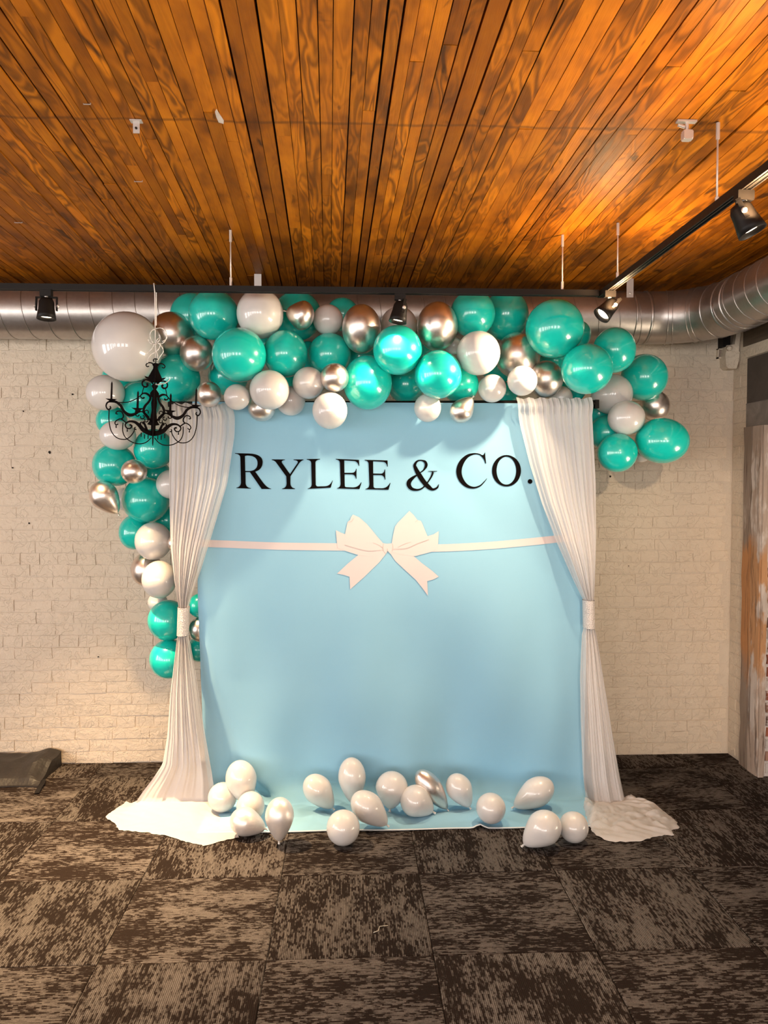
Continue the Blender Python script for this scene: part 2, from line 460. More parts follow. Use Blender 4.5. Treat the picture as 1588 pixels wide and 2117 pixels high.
for px, py, r in ((103, 935, .009), (60, 1082, .005), (26, 967, .005), (150, 815, .006), (48, 850, .004), (1262, 985, .006), (1300, 1170, .003), (203, 1358, .004)):
    c = at_y(px, py, YW - .003); bm = bmesh.new()
    ring = [(r * random.uniform(.6, 1.2) * math.cos(a * .785), r * random.uniform(.6, 1.2) * math.sin(a * .785)) for a in range(8)]
    A = [bm.verts.new((c.x + x, c.y - .003, c.z + z)) for x, z in ring]; Bq = [bm.verts.new((c.x + x, c.y + .008, c.z + z)) for x, z in ring]
    bm.faces.new(A); bm.faces.new(Bq[::-1])
    for k in range(8): bm.faces.new((A[k], A[(k + 1) % 8], Bq[(k + 1) % 8], Bq[k]))
    from_bm('anchor_hole', bm, M_HOLE, wall_back)

# right wall: painted strip, then a tall opening towards the camera
JY, STRIPY, LZ = 4.43, 4.65, 2.07          # jamb plane, end of the painted strip, lintel soffit
bm = bmesh.new()
box(bm, XR + .003, XR + .45, JY + .012, YW + .2, -.05, 3.05)     # wall behind strip and jamb
box(bm, XR + .003, XR + .45, .9, JY + .012, LZ + .14, 3.05)      # over the opening
box(bm, XR + .003, XR + .45, YB - .1, .9, -.05, 3.2)             # nearer than the opening
wall_right = tag(from_bm('wall_right', bm, M_MORTAR), kind='structure')
strip_me = [brick_mesh(40 + k, YW - STRIPY - .005, CH - .0062) for k in range(3)]
strip_half = [brick_mesh(50 + k, (YW - STRIPY) / 2 - .005, CH - .0062) for k in range(3)]
for row in range(0, 37):
    z = .004 + CH * (row + .5) + .006
    for cy, ml in (([((YW + STRIPY) / 2, strip_me)]) if row % 2 else [(YW - .045, strip_half), (STRIPY + .045, strip_half)]):
        o = mesh_obj('brick', random.choice(ml), None, wall_right, False)
        o.matrix_local = Matrix.Translation((XR + random.uniform(-.001, .002), cy, z + random.uniform(-.003, .003))) @ Euler((0, random.uniform(-.01, .01), R(-90) + random.uniform(-.012, .012))).to_matrix().to_4x4()
# stripped red brick of the jamb, white-washed unevenly
def red_brick():
    t = NT('worn_red_brick'); r = t.rnd(); p = t.pos(); n = t.noise(p, 40, 4, .65)
    c = t.ramp(r, [(0, (.30, .10, .05)), (.4, (.22, .065, .035)), (.6, (.115, .07, .05)), (.8, (.33, .13, .06)), (1, (.42, .36, .32))])
    f = t.ramp(t.math('ADD', n, t.math('MULTIPLY', t.math('FRACT', t.math('MULTIPLY', r, 9.3)), .35)), [(.62, (0,) * 3), (.76, (.8,) * 3)])
    sp = t.new('SeparateXYZ'); t.put(sp.inputs[0], p)
    hi = t.ramp(t.math('ADD', t.math('MULTIPLY', sp.outputs[2], .4), t.math('MULTIPLY', n, .3)), [(.60, (0,) * 3), (.74, (.92,) * 3)])
    c = t.mix(t.math('MAXIMUM', f, hi), c, (.60, .55, .52))
    t.set(Base_Color=c, Roughness=.85); t.bump(n, .6, .008); return t.m
M_RED = red_brick()
M_LIME = weathered('white_lime_mortar', [(.3, (.50, .44, .40)), (.6, (.66, .61, .58)), (.8, (.42, .33, .27))], (1, 1, 1), 30)
bm = bmesh.new(); box(bm, XR + .012, XR + .45, JY + .006, JY + .0119, 0, LZ)
from_bm('lime_bed', bm, M_LIME, wall_right)
red_me = []
for k in range(4):
    me = brick_mesh(70 + k, .10, CH - .016); me.materials.clear(); me.materials.append(M_RED); red_me.append(me)
red_long = []
for k in range(4):
    me = brick_mesh(80 + k, .20, CH - .016); me.materials.clear(); me.materials.append(M_RED); red_long.append(me)
for row in range(28):
    z = CH * (row + .5) + .012
    x = XR + .024
    for k in range(3):
        L = .10 if (row + k) % 2 else .20
        o = mesh_obj('brick', random.choice(red_me if L < .15 else red_long), None, wall_right, False)
        o.matrix_local = Matrix.Translation((x + L / 2 + random.uniform(0, .006), JY + random.uniform(-.004, .002), z + random.uniform(-.004, .004)))
        x += L + .012
        if x > XR + .33: break
# timber posts, lintel and panel framing the opening
def stripped_timber(name, grey, orange, pale, bias):
    t = NT(name); p = t.pos(); n = t.noise(t.vmath('MULTIPLY', p, (1, 1, .07)), 34, 5, .65, .5); n2 = t.noise(t.vmath('MULTIPLY', p, (1, 1, .4)), 7, 4, .65)
    sp = t.new('SeparateXYZ'); t.put(sp.inputs[0], p); z = t.math('ADD', sp.outputs[2], t.math('MULTIPLY', t.math('SUBTRACT', n2, .5), .5))
    raw = t.ramp(t.math('MULTIPLY', z, .5), [(.25, (0,) * 3), (.33, (1,) * 3), (.64, (1,) * 3), (.70, (0,) * 3)])
    c = t.mix(raw, grey, orange)
    c = t.mix(t.ramp(n2, [(bias, (0,) * 3), (bias + .07, (.9,) * 3)]), c, pale)
    c = t.mix(t.ramp(n, [(.30, (.85,) * 3), (.46, (0,) * 3)]), c, (.06, .026, .012))
    t.set(Base_Color=c, Roughness=.75); t.bump(n, .6, .008); return t.m
M_OLD = stripped_timber('old_stripped_timber', (.27, .205, .16), (.44, .20, .075), (.40, .32, .26), .60)
M_OLD2 = stripped_timber('flaking_white_timber', (.40, .31, .25), (.46, .24, .11), (.56, .49, .44), .50)
M_STEEL = weathered('dull_grey_lintel', [(.3, (.15, .125, .105)), (.55, (.21, .18, .155)), (.75, (.30, .26, .23))], (1, 1, 1), 9)
M_PANEL = weathered('dark_brown_panel', [(.3, (.062, .047, .038)), (.7, (.080, .062, .050))], (1, 1, 1), 14)
def rough_board(bm, x0, x1, y0, y1, z0, z1, seed, amp=.006, seg=16):
    rr = random.Random(seed); rings = []
    for k in range(seg + 1):
        z = z0 + (z1 - z0) * k / seg; q = lambda: rr.uniform(-amp, amp) if 0 < k else rr.uniform(-amp, amp) * .6
        rings.append([bm.verts.new((x + q(), y + q(), z)) for x, y in ((x0, y0), (x1, y0), (x1, y1), (x0, y1))])
    for A, B in zip(rings, rings[1:]):
        for k in range(4): bm.faces.new((A[k], A[(k + 1) % 4], B[(k + 1) % 4], B[k]))
    bm.faces.new(rings[0][::-1]); bm.faces.new(rings[-1])
door = tag(empty('door_1', (XR, 3.2, 0)), kind='structure')
bm = bmesh.new(); rough_board(bm, XR - .022, XR + .02, JY + .115, STRIPY - .004, 0, LZ - .002, 1); from_bm('jamb_post', bm, M_OLD, door)
bm = bmesh.new(); rough_board(bm, XR - .028, XR + .02, JY + .004, JY + .107, 0, LZ - .002, 2, .005); from_bm('jamb_post', bm, M_OLD2, door)
bm = bmesh.new(); rough_board(bm, XR - .020, XR + .012, JY - .012, JY + .002, 0, LZ - .002, 3, .003); from_bm('jamb_casing', bm, M_OLD2, door)
bm = bmesh.new(); box(bm, XR - .018, XR + .05, .9, STRIPY - .045, LZ, LZ + .136); from_bm('lintel_board', bm, M_STEEL, door)
bm = bmesh.new(); box(bm, XR - .010, XR + .05, STRIPY - .040, STRIPY - .002, LZ, LZ + .136); from_bm('lintel_block', bm, M_STEEL, door)
bm = bmesh.new(); box(bm, XR - .006, XR + .01, .9, STRIPY, LZ + .142, LZ + .415); from_bm('header_panel', bm, M_PANEL, door)
bm = bmesh.new(); rough_board(bm, XR - .012, XR + .02, .9, STRIPY - .002, LZ + .136, LZ + .142, 5, .001, 2); from_bm('panel_lip', bm, M_STEEL, door)
bm = bmesh.new(); box(bm, XR - .012, XR + .01, .9, STRIPY + .01, LZ + .42, LZ + .49); from_bm('header_beam', bm, M_BRICK, door)
bm = bmesh.new(); box(bm, XR - .004, XR + .01, .9, STRIPY + .06, LZ + .495, 2.96); from_bm('header_board', bm, weathered('dark_brown_timber', [(.3, (.05, .035, .022)), (.7, (.16, .11, .07))], (1, .1, 1), 20), door)  # dark brown timber board, streaked along its length
# room behind and beside the camera
bm = bmesh.new(); box(bm, XL - .2, XL, YB - .2, 5.2, -.05, 3.25); tag(from_bm('wall_left', bm, M_MORTAR), kind='structure')
bm = bmesh.new(); box(bm, XL - .2, 3.0, YB - .2, YB, -.05, 3.25); tag(from_bm('wall_front', bm, M_MORTAR), kind='structure')
M_FRAME = plain('white_window_frame', (.7, .68, .65), .5)
def window_frame(n, c, axis, w, h):
    bm = bmesh.new()
    T = Matrix.Translation(c) @ Matrix.Rotation(R(90) if axis == 'x' else R(180), 4, 'Z')
    for x0, x1, z0, z1 in ((-w / 2 - .07, -w / 2, -h / 2 - .07, h / 2 + .07), (w / 2, w / 2 + .07, -h / 2 - .07, h / 2 + .07), (-w / 2, w / 2, h / 2, h / 2 + .07), (-w / 2, w / 2, -h / 2 - .07, -h / 2), (-.02, .02, -h / 2, h / 2), (-w / 2, w / 2, -.02, .02)):
        box(bm, x0, x1, -.11, -.07, z0, z1, T)
    tag(from_bm('window_%d' % n, bm, M_FRAME), kind='structure')
for k, y in enumerate(LEFT_WIN): window_frame(k + 1, (XL, y, 1.65), 'x', 1.0, 1.7)
for k, x in enumerate(BACK_FILL_WIN): window_frame(k + 7, (x, YB, 1.65), 'y', 1.5, 1.8)  # frames around the added rear fill lights

# ------------------------------------------------------------------ spiral duct
duct = tag(empty('spiral_duct', (0, 4.6, 2.712)), 'galvanized spiral air duct along the wall top, turning toward the camera at right', 'duct')
DZ, DY, DX, DR = 2.712, 4.6, 2.13, .152
def duct_path(s):
    """centre line: straight along X, a quarter bend of radius .35, then towards the camera"""
    x0, rb = DX - .35, .35
    if s < 0: return Vector((x0 + s, DY, DZ)), Vector((1, 0, 0))
    a = s / rb
    if a < math.pi / 2: return Vector((x0 + rb * math.sin(a), DY - rb + rb * math.cos(a), DZ)), Vector((math.cos(a), -math.sin(a), 0))
    d = s - rb * math.pi / 2
    return Vector((DX, DY - rb - d, DZ)), Vector((0, -1, 0))
def duct_tube(bm, s0, s1, n, r, seg=40):
    rings = []
    for k in range(n + 1):
        c, t = duct_path(s0 + (s1 - s0) * k / n); side = t.cross(Vector((0, 0, 1)))
        rings.append([bm.verts.new(c + (side * math.cos(2 * math.pi * q / seg) + Vector((0, 0, 1)) * math.sin(2 * math.pi * q / seg)) * r) for q in range(seg)])
    for A, B in zip(rings, rings[1:]):
        for q in range(seg): bm.faces.new((A[q], A[(q + 1) % seg], B[(q + 1) % seg], B[q]))
QB = .35 * math.pi / 2
bm = bmesh.new(); duct_tube(bm, -4.6, -.02, 6, DR); from_bm('straight_run', bm, M_GALV, duct, True)
bm = bmesh.new(); duct_tube(bm, -.02, QB + .02, 14, DR + .001); from_bm('elbow', bm, M_GALV, duct, True)
bm = bmesh.new(); duct_tube(bm, QB + .02, QB + 3.2, 4, DR); from_bm('side_run', bm, M_GALV, duct, True)
def helix(s0, s1, pitch, sgn=1):
    pts = []
    n = int((s1 - s0) / pitch * 36)
    for k in range(n + 1):
        s = s0 + (s1 - s0) * k / n; a = sgn * 2 * math.pi * (s - s0) / pitch
        c, t = duct_path(s); side = t.cross(Vector((0, 0, 1)))
        pts.append(c + (side * math.cos(a) + Vector((0, 0, 1)) * math.sin(a)) * (DR + .001))
    return pts
bm = bmesh.new(); tube(bm, helix(-4.6, -.03, .125, -1), .0022, 5); from_bm('spiral_seam', bm, M_SEAM, duct, True)
bm = bmesh.new(); tube(bm, helix(QB + .05, QB + 3.2, .115, -1), .0022, 5); from_bm('spiral_seam', bm, M_SEAM, duct, True)
for s, w in ((-.12, .006), (-.03, .008), (.10, .004), (.14, .004), (.26, .006), (.30, .004), (.42, .006), (QB + .03, .008), (QB + .13, .004)):
    bm = bmesh.new(); rings = []
    for ds, rr_ in ((-w, DR), (-w * .5, DR + .005), (w * .5, DR + .005), (w, DR)):
        c, t = duct_path(s + ds); side = t.cross(Vector((0, 0, 1)))
        rings.append([bm.verts.new(c + (side * math.cos(2 * math.pi * q / 40) + Vector((0, 0, 1)) * math.sin(2 * math.pi * q / 40)) * rr_) for q in range(40)])
    for A, B in zip(rings, rings[1:]):
        for q in range(40): bm.faces.new((A[q], A[(q + 1) % 40], B[(q + 1) % 40], B[q]))
    from_bm('collar_ring', bm, M_GALV, duct, True)
for px, pt in ((533, 566), (1303, 572), (-160, 566)):
    c = at_y(px, pt, DY - .12)
    bm = bmesh.new(); box(bm, c.x - .020, c.x + .020, c.y - .001, c.y + .001, 2.80, ceil_z(c.y) - .003)
    hs = from_bm('hanger_strap', bm, M_ZINC, duct)
    bm = bmesh.new(); lathe(bm, [(.006, 0), (.006, .004), (.003, .006)], 10, Matrix.Translation((c.x, c.y - .001, 2.828)) @ Matrix.Rotation(R(90), 4, 'X')); from_bm('strap_bolt', bm, M_ZINC, hs)

# ------------------------------------------------------------------ track lighting
TY, TZ, TX = 3.78, 2.652, 1.237
M_BULB = emitter('lit_bulb', (1.0, .80, .55), 9)
M_ROD = plain('pale_rod_metal', (.62, .55, .50), .4, .5)
def rail(bm, a, b):
    a, b = Vector(a), Vector(b); d = (b - a).normalized(); s = Vector((-d.y, d.x, 0))
    prof = [(-.017, .014), (.017, .014), (.017, -.014), (.012, -.014), (.012, -.009), (.003, -.009), (.003, -.012), (-.003, -.012), (-.003, -.009), (-.012, -.009), (-.012, -.014), (-.017, -.014)]
    A = [bm.verts.new(a + s * x + Vector((0, 0, z))) for x, z in prof]; B = [bm.verts.new(b + s * x + Vector((0, 0, z))) for x, z in prof]
    for k in range(len(prof)): bm.faces.new((A[k], A[(k + 1) % 12], B[(k + 1) % 12], B[k]))
    bm.faces.new(A[::-1]); bm.faces.new(B)
def rod(parent, x, y):
    zt = ceil_z(y) - .001
    bm = bmesh.new(); tube(bm, [(x, y, TZ + .01), (x, y, zt)], .0035, 8); r = from_bm('suspension_rod', bm, M_ROD, parent, True)
    for a, b in ((TZ + .014, TZ + .055), (zt - .055, zt)):
        bm = bmesh.new(); tube(bm, [(x, y, a), (x, y, b)], .0065, 10); from_bm('rod_sleeve', bm, M_ROD, r)
track = tag(empty('lighting_track', (0, TY, TZ)), 'long black lighting track hung across the room above the balloons', 'track')
bm = bmesh.new(); rail(bm, (-3.2, TY, TZ), (1.205, TY, TZ)); from_bm('rail', bm, M_BLACK, track)
bm = bmesh.new(); box(bm, 1.205, 1.212, TY - .018, TY + .018, TZ - .015, TZ + .015); from_bm('end_cap', bm, M_BLACK, track)
for px in (477, 1163): rod(track, at_y(px, 540, TY).x, TY)
rod(track, -2.1, TY)
track2 = tag(empty('lighting_track', (TX, 2, TZ)), 'black lighting track running along the right side toward the camera', 'track')
bm = bmesh.new(); rail(bm, (TX, TY + .02, TZ), (TX, .4, TZ)); from_bm('rail', bm, M_BLACK, track2)
bm = bmesh.new(); box(bm, TX - .018, TX + .018, TY + .02, TY + .027, TZ - .015, TZ + .015); from_bm('end_cap', bm, M_BLACK, track2)
rod(track2, TX + .012, 3.61); rod(track2, TX + .025, 2.655); rod(track2, TX, 1.2)
def track_lamp(label, x, y, aim, power, spot, blend=.6, size=1.0, up=0, tint=(1.0, .76, .50)):
    """adapter on the rail, stem, tilted open housing with its bulb; the bulb's own light sits at its mouth"""
    t = tag(empty('track_lamp', (x, y, TZ - .015)), label, 'lamp', 'track lamps with black housings')
    bm = bmesh.new(); box(bm, x - .026, x + .026, y - .015, y + .015, TZ - .043, TZ - .013); bmesh.ops.bevel(bm, geom=bm.edges[:], offset=.003, segments=1); from_bm('adapter', bm, M_BLACK, t)
    bm = bmesh.new(); tube(bm, [(x, y, TZ - .04), (x, y, TZ - .062)], .009, 10); from_bm('swivel', bm, M_ZINC, t)
    piv = Vector((x, y, TZ - .088)); d = (Vector(aim) - piv).normalized()
    Q = d.to_track_quat('-Z', 'Y').to_matrix().to_4x4(); M = Matrix.Translation(piv) @ Q
    bm = bmesh.new()
    prof = [(.012, .040), (.026, .036), (.034, .020), (.036, -.010), (.041, -.040), (.044, -.062), (.041, -.062), (.038, -.040), (.033, -.010), (.031, .016), (.010, .030)]
    lathe(bm, [(a * size, b * size) for a, b in prof], 24, M); from_bm('housing', bm, M_BLACK, t, True)
    bm = bmesh.new(); lathe(bm, [(.010, .022), (.016, .008), (.030, -.020), (.034, -.040), (.030, -.047), (.002, -.050)], 20, M); from_bm('bulb', bm, M_BULB, t, True)
    bm = bmesh.new()
    for s in (-1, 1): box(bm, s * .047 - .003, s * .047 + .003, -.007, .007, -.022, .040, M)
    box(bm, -.050, .050, -.007, .007, .038, .044, M); yk = from_bm('yoke', bm, M_BLACK, t)
    for s in (-1, 1):
        bm = bmesh.new(); lathe(bm, [(.008, 0), (.009, .006), (.005, .010)], 10, M @ Matrix.Translation((s * .049, 0, 0)) @ Matrix.Rotation(R(90) * s, 4, 'Y')); from_bm('knob', bm, M_ZINC, yk)
    l = bpy.data.lights.new('track_lamp_light', 'SPOT'); l.energy = power; l.color = tint; l.spot_size = R(spot); l.spot_blend = blend; l.shadow_soft_size = .025
    lo = bpy.data.objects.new('track_lamp_light', l); SC.collection.objects.link(lo); lo.location = piv + d * .068; lo.rotation_euler = d.to_track_quat('-Z', 'Y').to_euler()
    if up:                                     # open-backed ring: the bulb also throws light up at the planks
        l = bpy.data.lights.new('lamp_back_light', 'SPOT'); l.energy = up; l.color = (1.0, .66, .34); l.spot_size = R(164); l.spot_blend = .7; l.shadow_soft_size = .03
        lo = bpy.data.objects.new('lamp_back_light', l); SC.collection.objects.link(lo); lo.location = (x, y - .06, TZ - .10); lo.rotation_euler = (R(180), 0, 0)
    return t
track_lamp('black track lamp at far left above the bare brick, shining down', at_y(96, 620, TY).x, TY, (-1.42, 3.56, .0), 950, 76, 1.0, tint=(1.0, .68, .36))
track_lamp('black track lamp at the middle, lighting the pale green balloon', at_y(827, 620, TY).x, TY, (.06, 3.72, 1.6), 60, 120)
track_lamp('glowing track lamp at the corner where both tracks meet', TX, TY - .10, (.45, 3.50, 1.75), 125, 125, .6, 1.0, 36)
track_lamp('glowing track lamp on the right hand track beside the pale ceiling clamp', TX, 2.42, (1.9, 2.1, 1.0), 14, 100, .6, 1.0, 27)
track_lamp('track lamp on the right hand track, past the upper edge of the view', TX, .95, (2.08, 4.83, .80), 190, 40, .9)

# ------------------------------------------------------------------ backdrop stand and printed backdrop
BY = 4.20
ZBAR = at_y(830, 838, BY).z
stand = tag(empty('backdrop_stand', (.19, BY, 0)), 'black pipe stand carrying the aqua backdrop and both drapes', 'stand')
xl_, xr_ = at_y(352, 838, BY).x, at_y(1226, 838, BY).x
bm = bmesh.new(); tube(bm, [(xl_ - .01, BY, ZBAR), (xr_ + .012, BY, ZBAR + .018)], .015, 14); from_bm('crossbar', bm, M_BLACK, stand, True)
for x, dz in ((at_y(379, 1280, BY).x, 0), (at_y(1216, 1270, BY).x, .018)):
    bm = bmesh.new(); tube(bm, [(x, BY + .034, .02), (x, BY + .034, ZBAR + dz)], .016, 12); up_ = from_bm('upright', bm, M_BLACK, stand, True)
    bm = bmesh.new(); lathe(bm, [(.024, -.03), (.024, .03)], 12, Matrix.Translation((x, BY + .034, ZBAR + dz - .02))); from_bm('clamp', bm, M_BLACK, up_)
    bm = bmesh.new(); lathe(bm, [(.14, .001), (.14, .006), (.03, .012), (.022, .05)], 24, Matrix.Translation((x, BY + .06, 0))); from_bm('base', bm, M_BLACK, stand)
bm = bmesh.new(); box(bm, xr_ + .008, xr_ + .030, BY - .014, BY + .014, ZBAR - .012, ZBAR + .034); from_bm('end_clip', bm, M_BLACK, stand)

BF = BY - .022                              # cloth hangs just before the bar
def fold(x, z):
    a = .0030 + .056 * sstep(1.5, .25, z)
    w = math.sin(5.2 * x - 2.6 * (1.2 - z) + .6) * .55 + math.sin(9.3 * x + 2.1 * z + 1.9) * .30 + math.sin(16.7 * x - 3.1 * z) * .12
    edge = .020 * math.exp(-((x + .78) / .06) ** 2) * sstep(2.0, 1.2, z) * math.sin(14 * x + 3 * z)
    sag = -.030 * sstep(1.7, 1.0, z) * sstep(.05, .6, z) * math.sin(3.0 * (x + .8) / 2.1 + .05)
    xc = lerp_list([(0, -.30), (.12, -.46), (.28, -.57), (.68, -.70), (1.2, -.77)], z)
    ridge = -.055 * sstep(1.5, 1.0, z) * math.exp(-((x - xc) / (.075 if x < xc else .17)) ** 2)
    return BF + a * w + edge + sag + ridge
L_TAB = [(835, 398), (1000, 405), (1200, 412), (1300, 414), (1400, 414), (1500, 416), (1590, 424), (1640, 432), (1700, 440)]
R_TAB = [(822, 1205), (1000, 1212), (1200, 1216), (1500, 1208), (1600, 1206), (1665, 1208), (1700, 1212)]
bm = bmesh.new(); uvl = bm.loops.layers.uv.new('UVMap'); NX = 110; G = []
z_top = ZBAR + .012
ROWS = [('h', z_top + (.05 - z_top) * k / 84) for k in range(85)] + [('f', k / 22) for k in range(1, 23)]
for kind_, v in ROWS:
    row = []
    for i in range(NX + 1):
        u = i / NX
        if kind_ == 'h':
            py = 1003 + (1.72 - v) * FPX / BY
            a, b = at_y(lerp_list(L_TAB, py), py, BF).x, at_y(lerp_list(R_TAB, py), py, BF).x
            x = a + (b - a) * u; y = fold(x, v); z = v
            if kind_ == 'h' and v < .10: y -= (0.10 - v) ** 2 * 6
        else:
            x0 = at_y(lerp_list(L_TAB, 1690), 1690, BF).x; x1 = at_y(lerp_list(R_TAB, 1690), 1690, BF).x
            x = x0 + (x1 - x0) * u + .02 * v * (u - .5); hang = fold(x, .05) - .0150
            front = 3.815 - .010 * u + .004 * math.sin(23 * u) + .006 * math.exp(-((u - .68) / .012) ** 2)
            y = hang + (front - hang) * v
            z = .05 * (1 - v * 7) ** 2 if v < 1 / 7 else 0
            w = sstep(0.02, .2, v) * sstep(1.02, .72, v)
            z = max(z, .004) + w * (.011 * max(0, math.sin(9 * x + 26 * (y - 3.8) + 2 * math.sin(7 * x))) + .009 * max(0, math.sin(21 * x - 17 * y + 3 * math.sin(5 * x))))
            z += .016 * math.exp(-((u - .68) / .012) ** 2) * sstep(.75, 1, v)
        row.append(bm.verts.new((x, y, z)))
    G.append(row)
for A, B in zip(G, G[1:]):
    for i in range(NX): bm.faces.new((A[i], A[i + 1], B[i + 1], B[i]))
backdrop = tag(from_bm('backdrop', bm, M_BACK, None, True), 'aqua blue cloth backdrop printed with black lettering and a white bow', 'backdrop')
bm = bmesh.new()                             # pale stitched hem on the front edge
pts = [G[-1][0]] if False else None
me = backdrop.data; last = [me.vertices[len(me.vertices) - (NX + 1) + i].co.copy() for i in range(NX + 1)]
bm.free(); bm = bmesh.new(); tube(bm, [p + Vector((0, -.002, .003)) for p in last], .0035, 6); from_bm('hem', bm, plain('pale_hem', (.72, .74, .72), .8), backdrop, True)
hsl = [v for v in last]

def on_cloth(px, py, lift):
    p = at_y(px, py, BF)
    for _ in range(2): p = at_y(px, py, fold(p.x, p.z) - lift)
    return p
def print_poly(bm, loops, lift, maxe=.05):
    """flat printed shape (outer loop then holes, pixel outline of the print) laid on the cloth"""
    L3 = [[Vector((x, -y, 0)) for x, y in lp] for lp in loops]
    tris = tessellate_polygon(L3); flat = [p for lp in loops for p in lp]
    vs = [bm.verts.new((p[0], -p[1], 0)) for p in flat]; fs = []
    for t in tris:
        try: fs.append(bm.faces.new([vs[k] for k in t]))
        except ValueError: pass
    for _ in range(3):
        es = [e for e in {e for f in fs if f.is_valid for e in f.edges} if e.calc_length() > 22]
        if not es: break
        r = bmesh.ops.subdivide_edges(bm, edges=es, cuts=1, use_grid_fill=False)
        fs = [f for f in bm.faces]
        bmesh.ops.triangulate(bm, faces=[f for f in fs if len(f.verts) > 3]); fs = list(bm.faces)
    done = set()
    for v in bm.verts:
        if v.co.z == 0: v.co = on_cloth(v.co.x, -v.co.y, lift)
def finish_print(name, bm, mat, parent, lift_dir=True):
    for f in bm.faces:
        f.normal_update()
        if f.normal.y > 0: f.normal_flip()
    me = bpy.data.meshes.new(name); bm.to_mesh(me); bm.free(); return mesh_obj(name, me, mat, parent)
def path(cmds, ox, oy, k):
    out = []; cur = None
    for c in cmds:
        if len(c) == 2: out.append(c); cur = c
        else:
            cx, cy, x, y = c
            for s in range(1, 9):
                t = s / 8; out.append(((1 - t) ** 2 * cur[0] + 2 * t * (1 - t) * cx + t * t * x, (1 - t) ** 2 * cur[1] + 2 * t * (1 - t) * cy + t * t * y))
            cur = (x, y)
    return [(ox + x / k, oy + y / k) for x, y in out]
KA = 4.537
LET_A = {
 'R': [[(72, 122), (205, 125), (330, 130, 332, 205), (330, 275, 262, 296), (330, 390), (370, 445, 412, 456), (412, 459), (322, 458), (212, 300), (170, 300), (172, 400), (174, 445, 222, 450), (222, 455), (85, 450), (85, 446), (125, 440, 128, 395), (122, 165), (120, 130, 72, 127)],
       [(165, 150), (180, 143, 200, 145), (282, 150, 284, 215), (284, 285, 205, 290), (168, 288)]],
 'Y': [[(418, 180), (540, 181), (540, 187), (500, 190, 515, 215), (588, 318), (658, 215), (672, 190, 622, 187), (622, 181), (715, 181), (715, 187), (690, 192, 670, 222), (592, 340), (592, 405), (594, 448, 635, 453), (635, 459), (515, 459), (515, 453), (555, 448, 556, 405), (553, 340), (462, 215), (445, 190, 418, 187)]],
 'L': [[(745, 177), (870, 175), (870, 181), (830, 185, 827, 210), (830, 415), (832, 432, 850, 434), (920, 432), (965, 428, 985, 378), (990, 378), (970, 446), (755, 457), (755, 452), (790, 447, 792, 410), (787, 215), (785, 187, 745, 183)]],
 'E': [[(1018, 175), (1235, 185), (1238, 242), (1232, 242), (1225, 200, 1190, 196), (1097, 190), (1099, 306), (1170, 306), (1203, 304, 1207, 268), (1212, 268), (1212, 362), (1206, 362), (1202, 325, 1170, 321), (1100, 320), (1102, 425), (1102, 440, 1120, 441), (1180, 443), (1230, 442, 1255, 395), (1260, 397), (1240, 459), (1028, 453), (1028, 449), (1062, 444, 1063, 405), (1057, 215), (1055, 185, 1018, 181)]],
 'E2': [[(1288, 184), (1503, 190), (1506, 248), (1500, 248), (1495, 208, 1460, 203), (1368, 198), (1369, 312), (1440, 314), (1472, 312, 1475, 275), (1481, 275), (1483, 370), (1477, 370), (1474, 332, 1440, 328), (1370, 327), (1372, 432), (1373, 449, 1392, 450), (1450, 451), (1500, 450, 1526, 400), (1531, 402), (1512, 466), (1296, 461), (1296, 456), (1331, 452, 1333, 412), (1326, 225), (1324, 193, 1288, 190)]],
}
for loops in LET_A.values():
    bm = bmesh.new(); print_poly(bm, [path(lp, 470, 910, KA) for lp in loops], .0026); finish_print('letter', bm, M_INK, backdrop)
def ribbon_poly(pts):
    """outline of a stroke given as (x, y, width)"""
    P = catmull(pts, 7); A = []; Bq = []
    for i, (x, y, w) in enumerate(P):
        a, b = P[max(i - 1, 0)], P[min(i + 1, len(P) - 1)]; dx, dy = b[0] - a[0], b[1] - a[1]; l = math.hypot(dx, dy) or 1
        A.append((x - dy / l * w / 2, y + dx / l * w / 2)); Bq.append((x + dy / l * w / 2, y - dx / l * w / 2))
    return A, Bq
def print_stroke(bm, pts, ox, oy, k, lift):
    A, Bq = ribbon_poly(pts)
    va = [bm.verts.new(on_cloth(ox + x / k, oy + y / k, lift)) for x, y in A]; vb = [bm.verts.new(on_cloth(ox + x / k, oy + y / k, lift)) for x, y in Bq]
    for i in range(len(va) - 1): bm.faces.new((va[i], va[i + 1], vb[i + 1], vb[i]))
bm = bmesh.new()
print_stroke(bm, [(486, 414, 5), (472, 445, 16), (432, 462, 22), (392, 440, 40), (345, 390, 44), (300, 322, 44), (270, 265, 34), (262, 232, 26), (285, 197, 16), (325, 190, 12), (360, 205, 24), (368, 240, 26), (345, 280, 14), (310, 306, 10)], 800, 910, KA, .0026)
print_stroke(bm, [(300, 318, 8), (250, 348, 24), (212, 385, 40), (206, 420, 40), (232, 455, 30), (285, 466, 18), (335, 448, 13), (385, 392, 12), (420, 335, 16), (432, 298, 18)], 800, 910, KA, .0029)
print_stroke(bm, [(388, 292, 5), (430, 293, 8), (472, 291, 5)], 800, 910, KA, .0031)
finish_print('ampersand', bm, M_INK, backdrop)
bm = bmesh.new()
print_stroke(bm, [(900, 152, 8), (870, 134, 11), (820, 128, 14), (755, 150, 28), (700, 210, 46), (676, 290, 50), (694, 366, 46), (745, 425, 32), (810, 446, 18), (870, 430, 13), (912, 392, 9), (938, 360, 4)], 800, 910, KA, .0026)
print_poly(bm, [[(800 + x / KA, 910 + y / KA) for x, y in ((921, 112), (924, 160), (931, 218), (924, 220), (912, 185), (893, 158), (868, 138), (905, 140))]], .0029)
finish_print('letter', bm, M_INK, backdrop)
bm = bmesh.new()
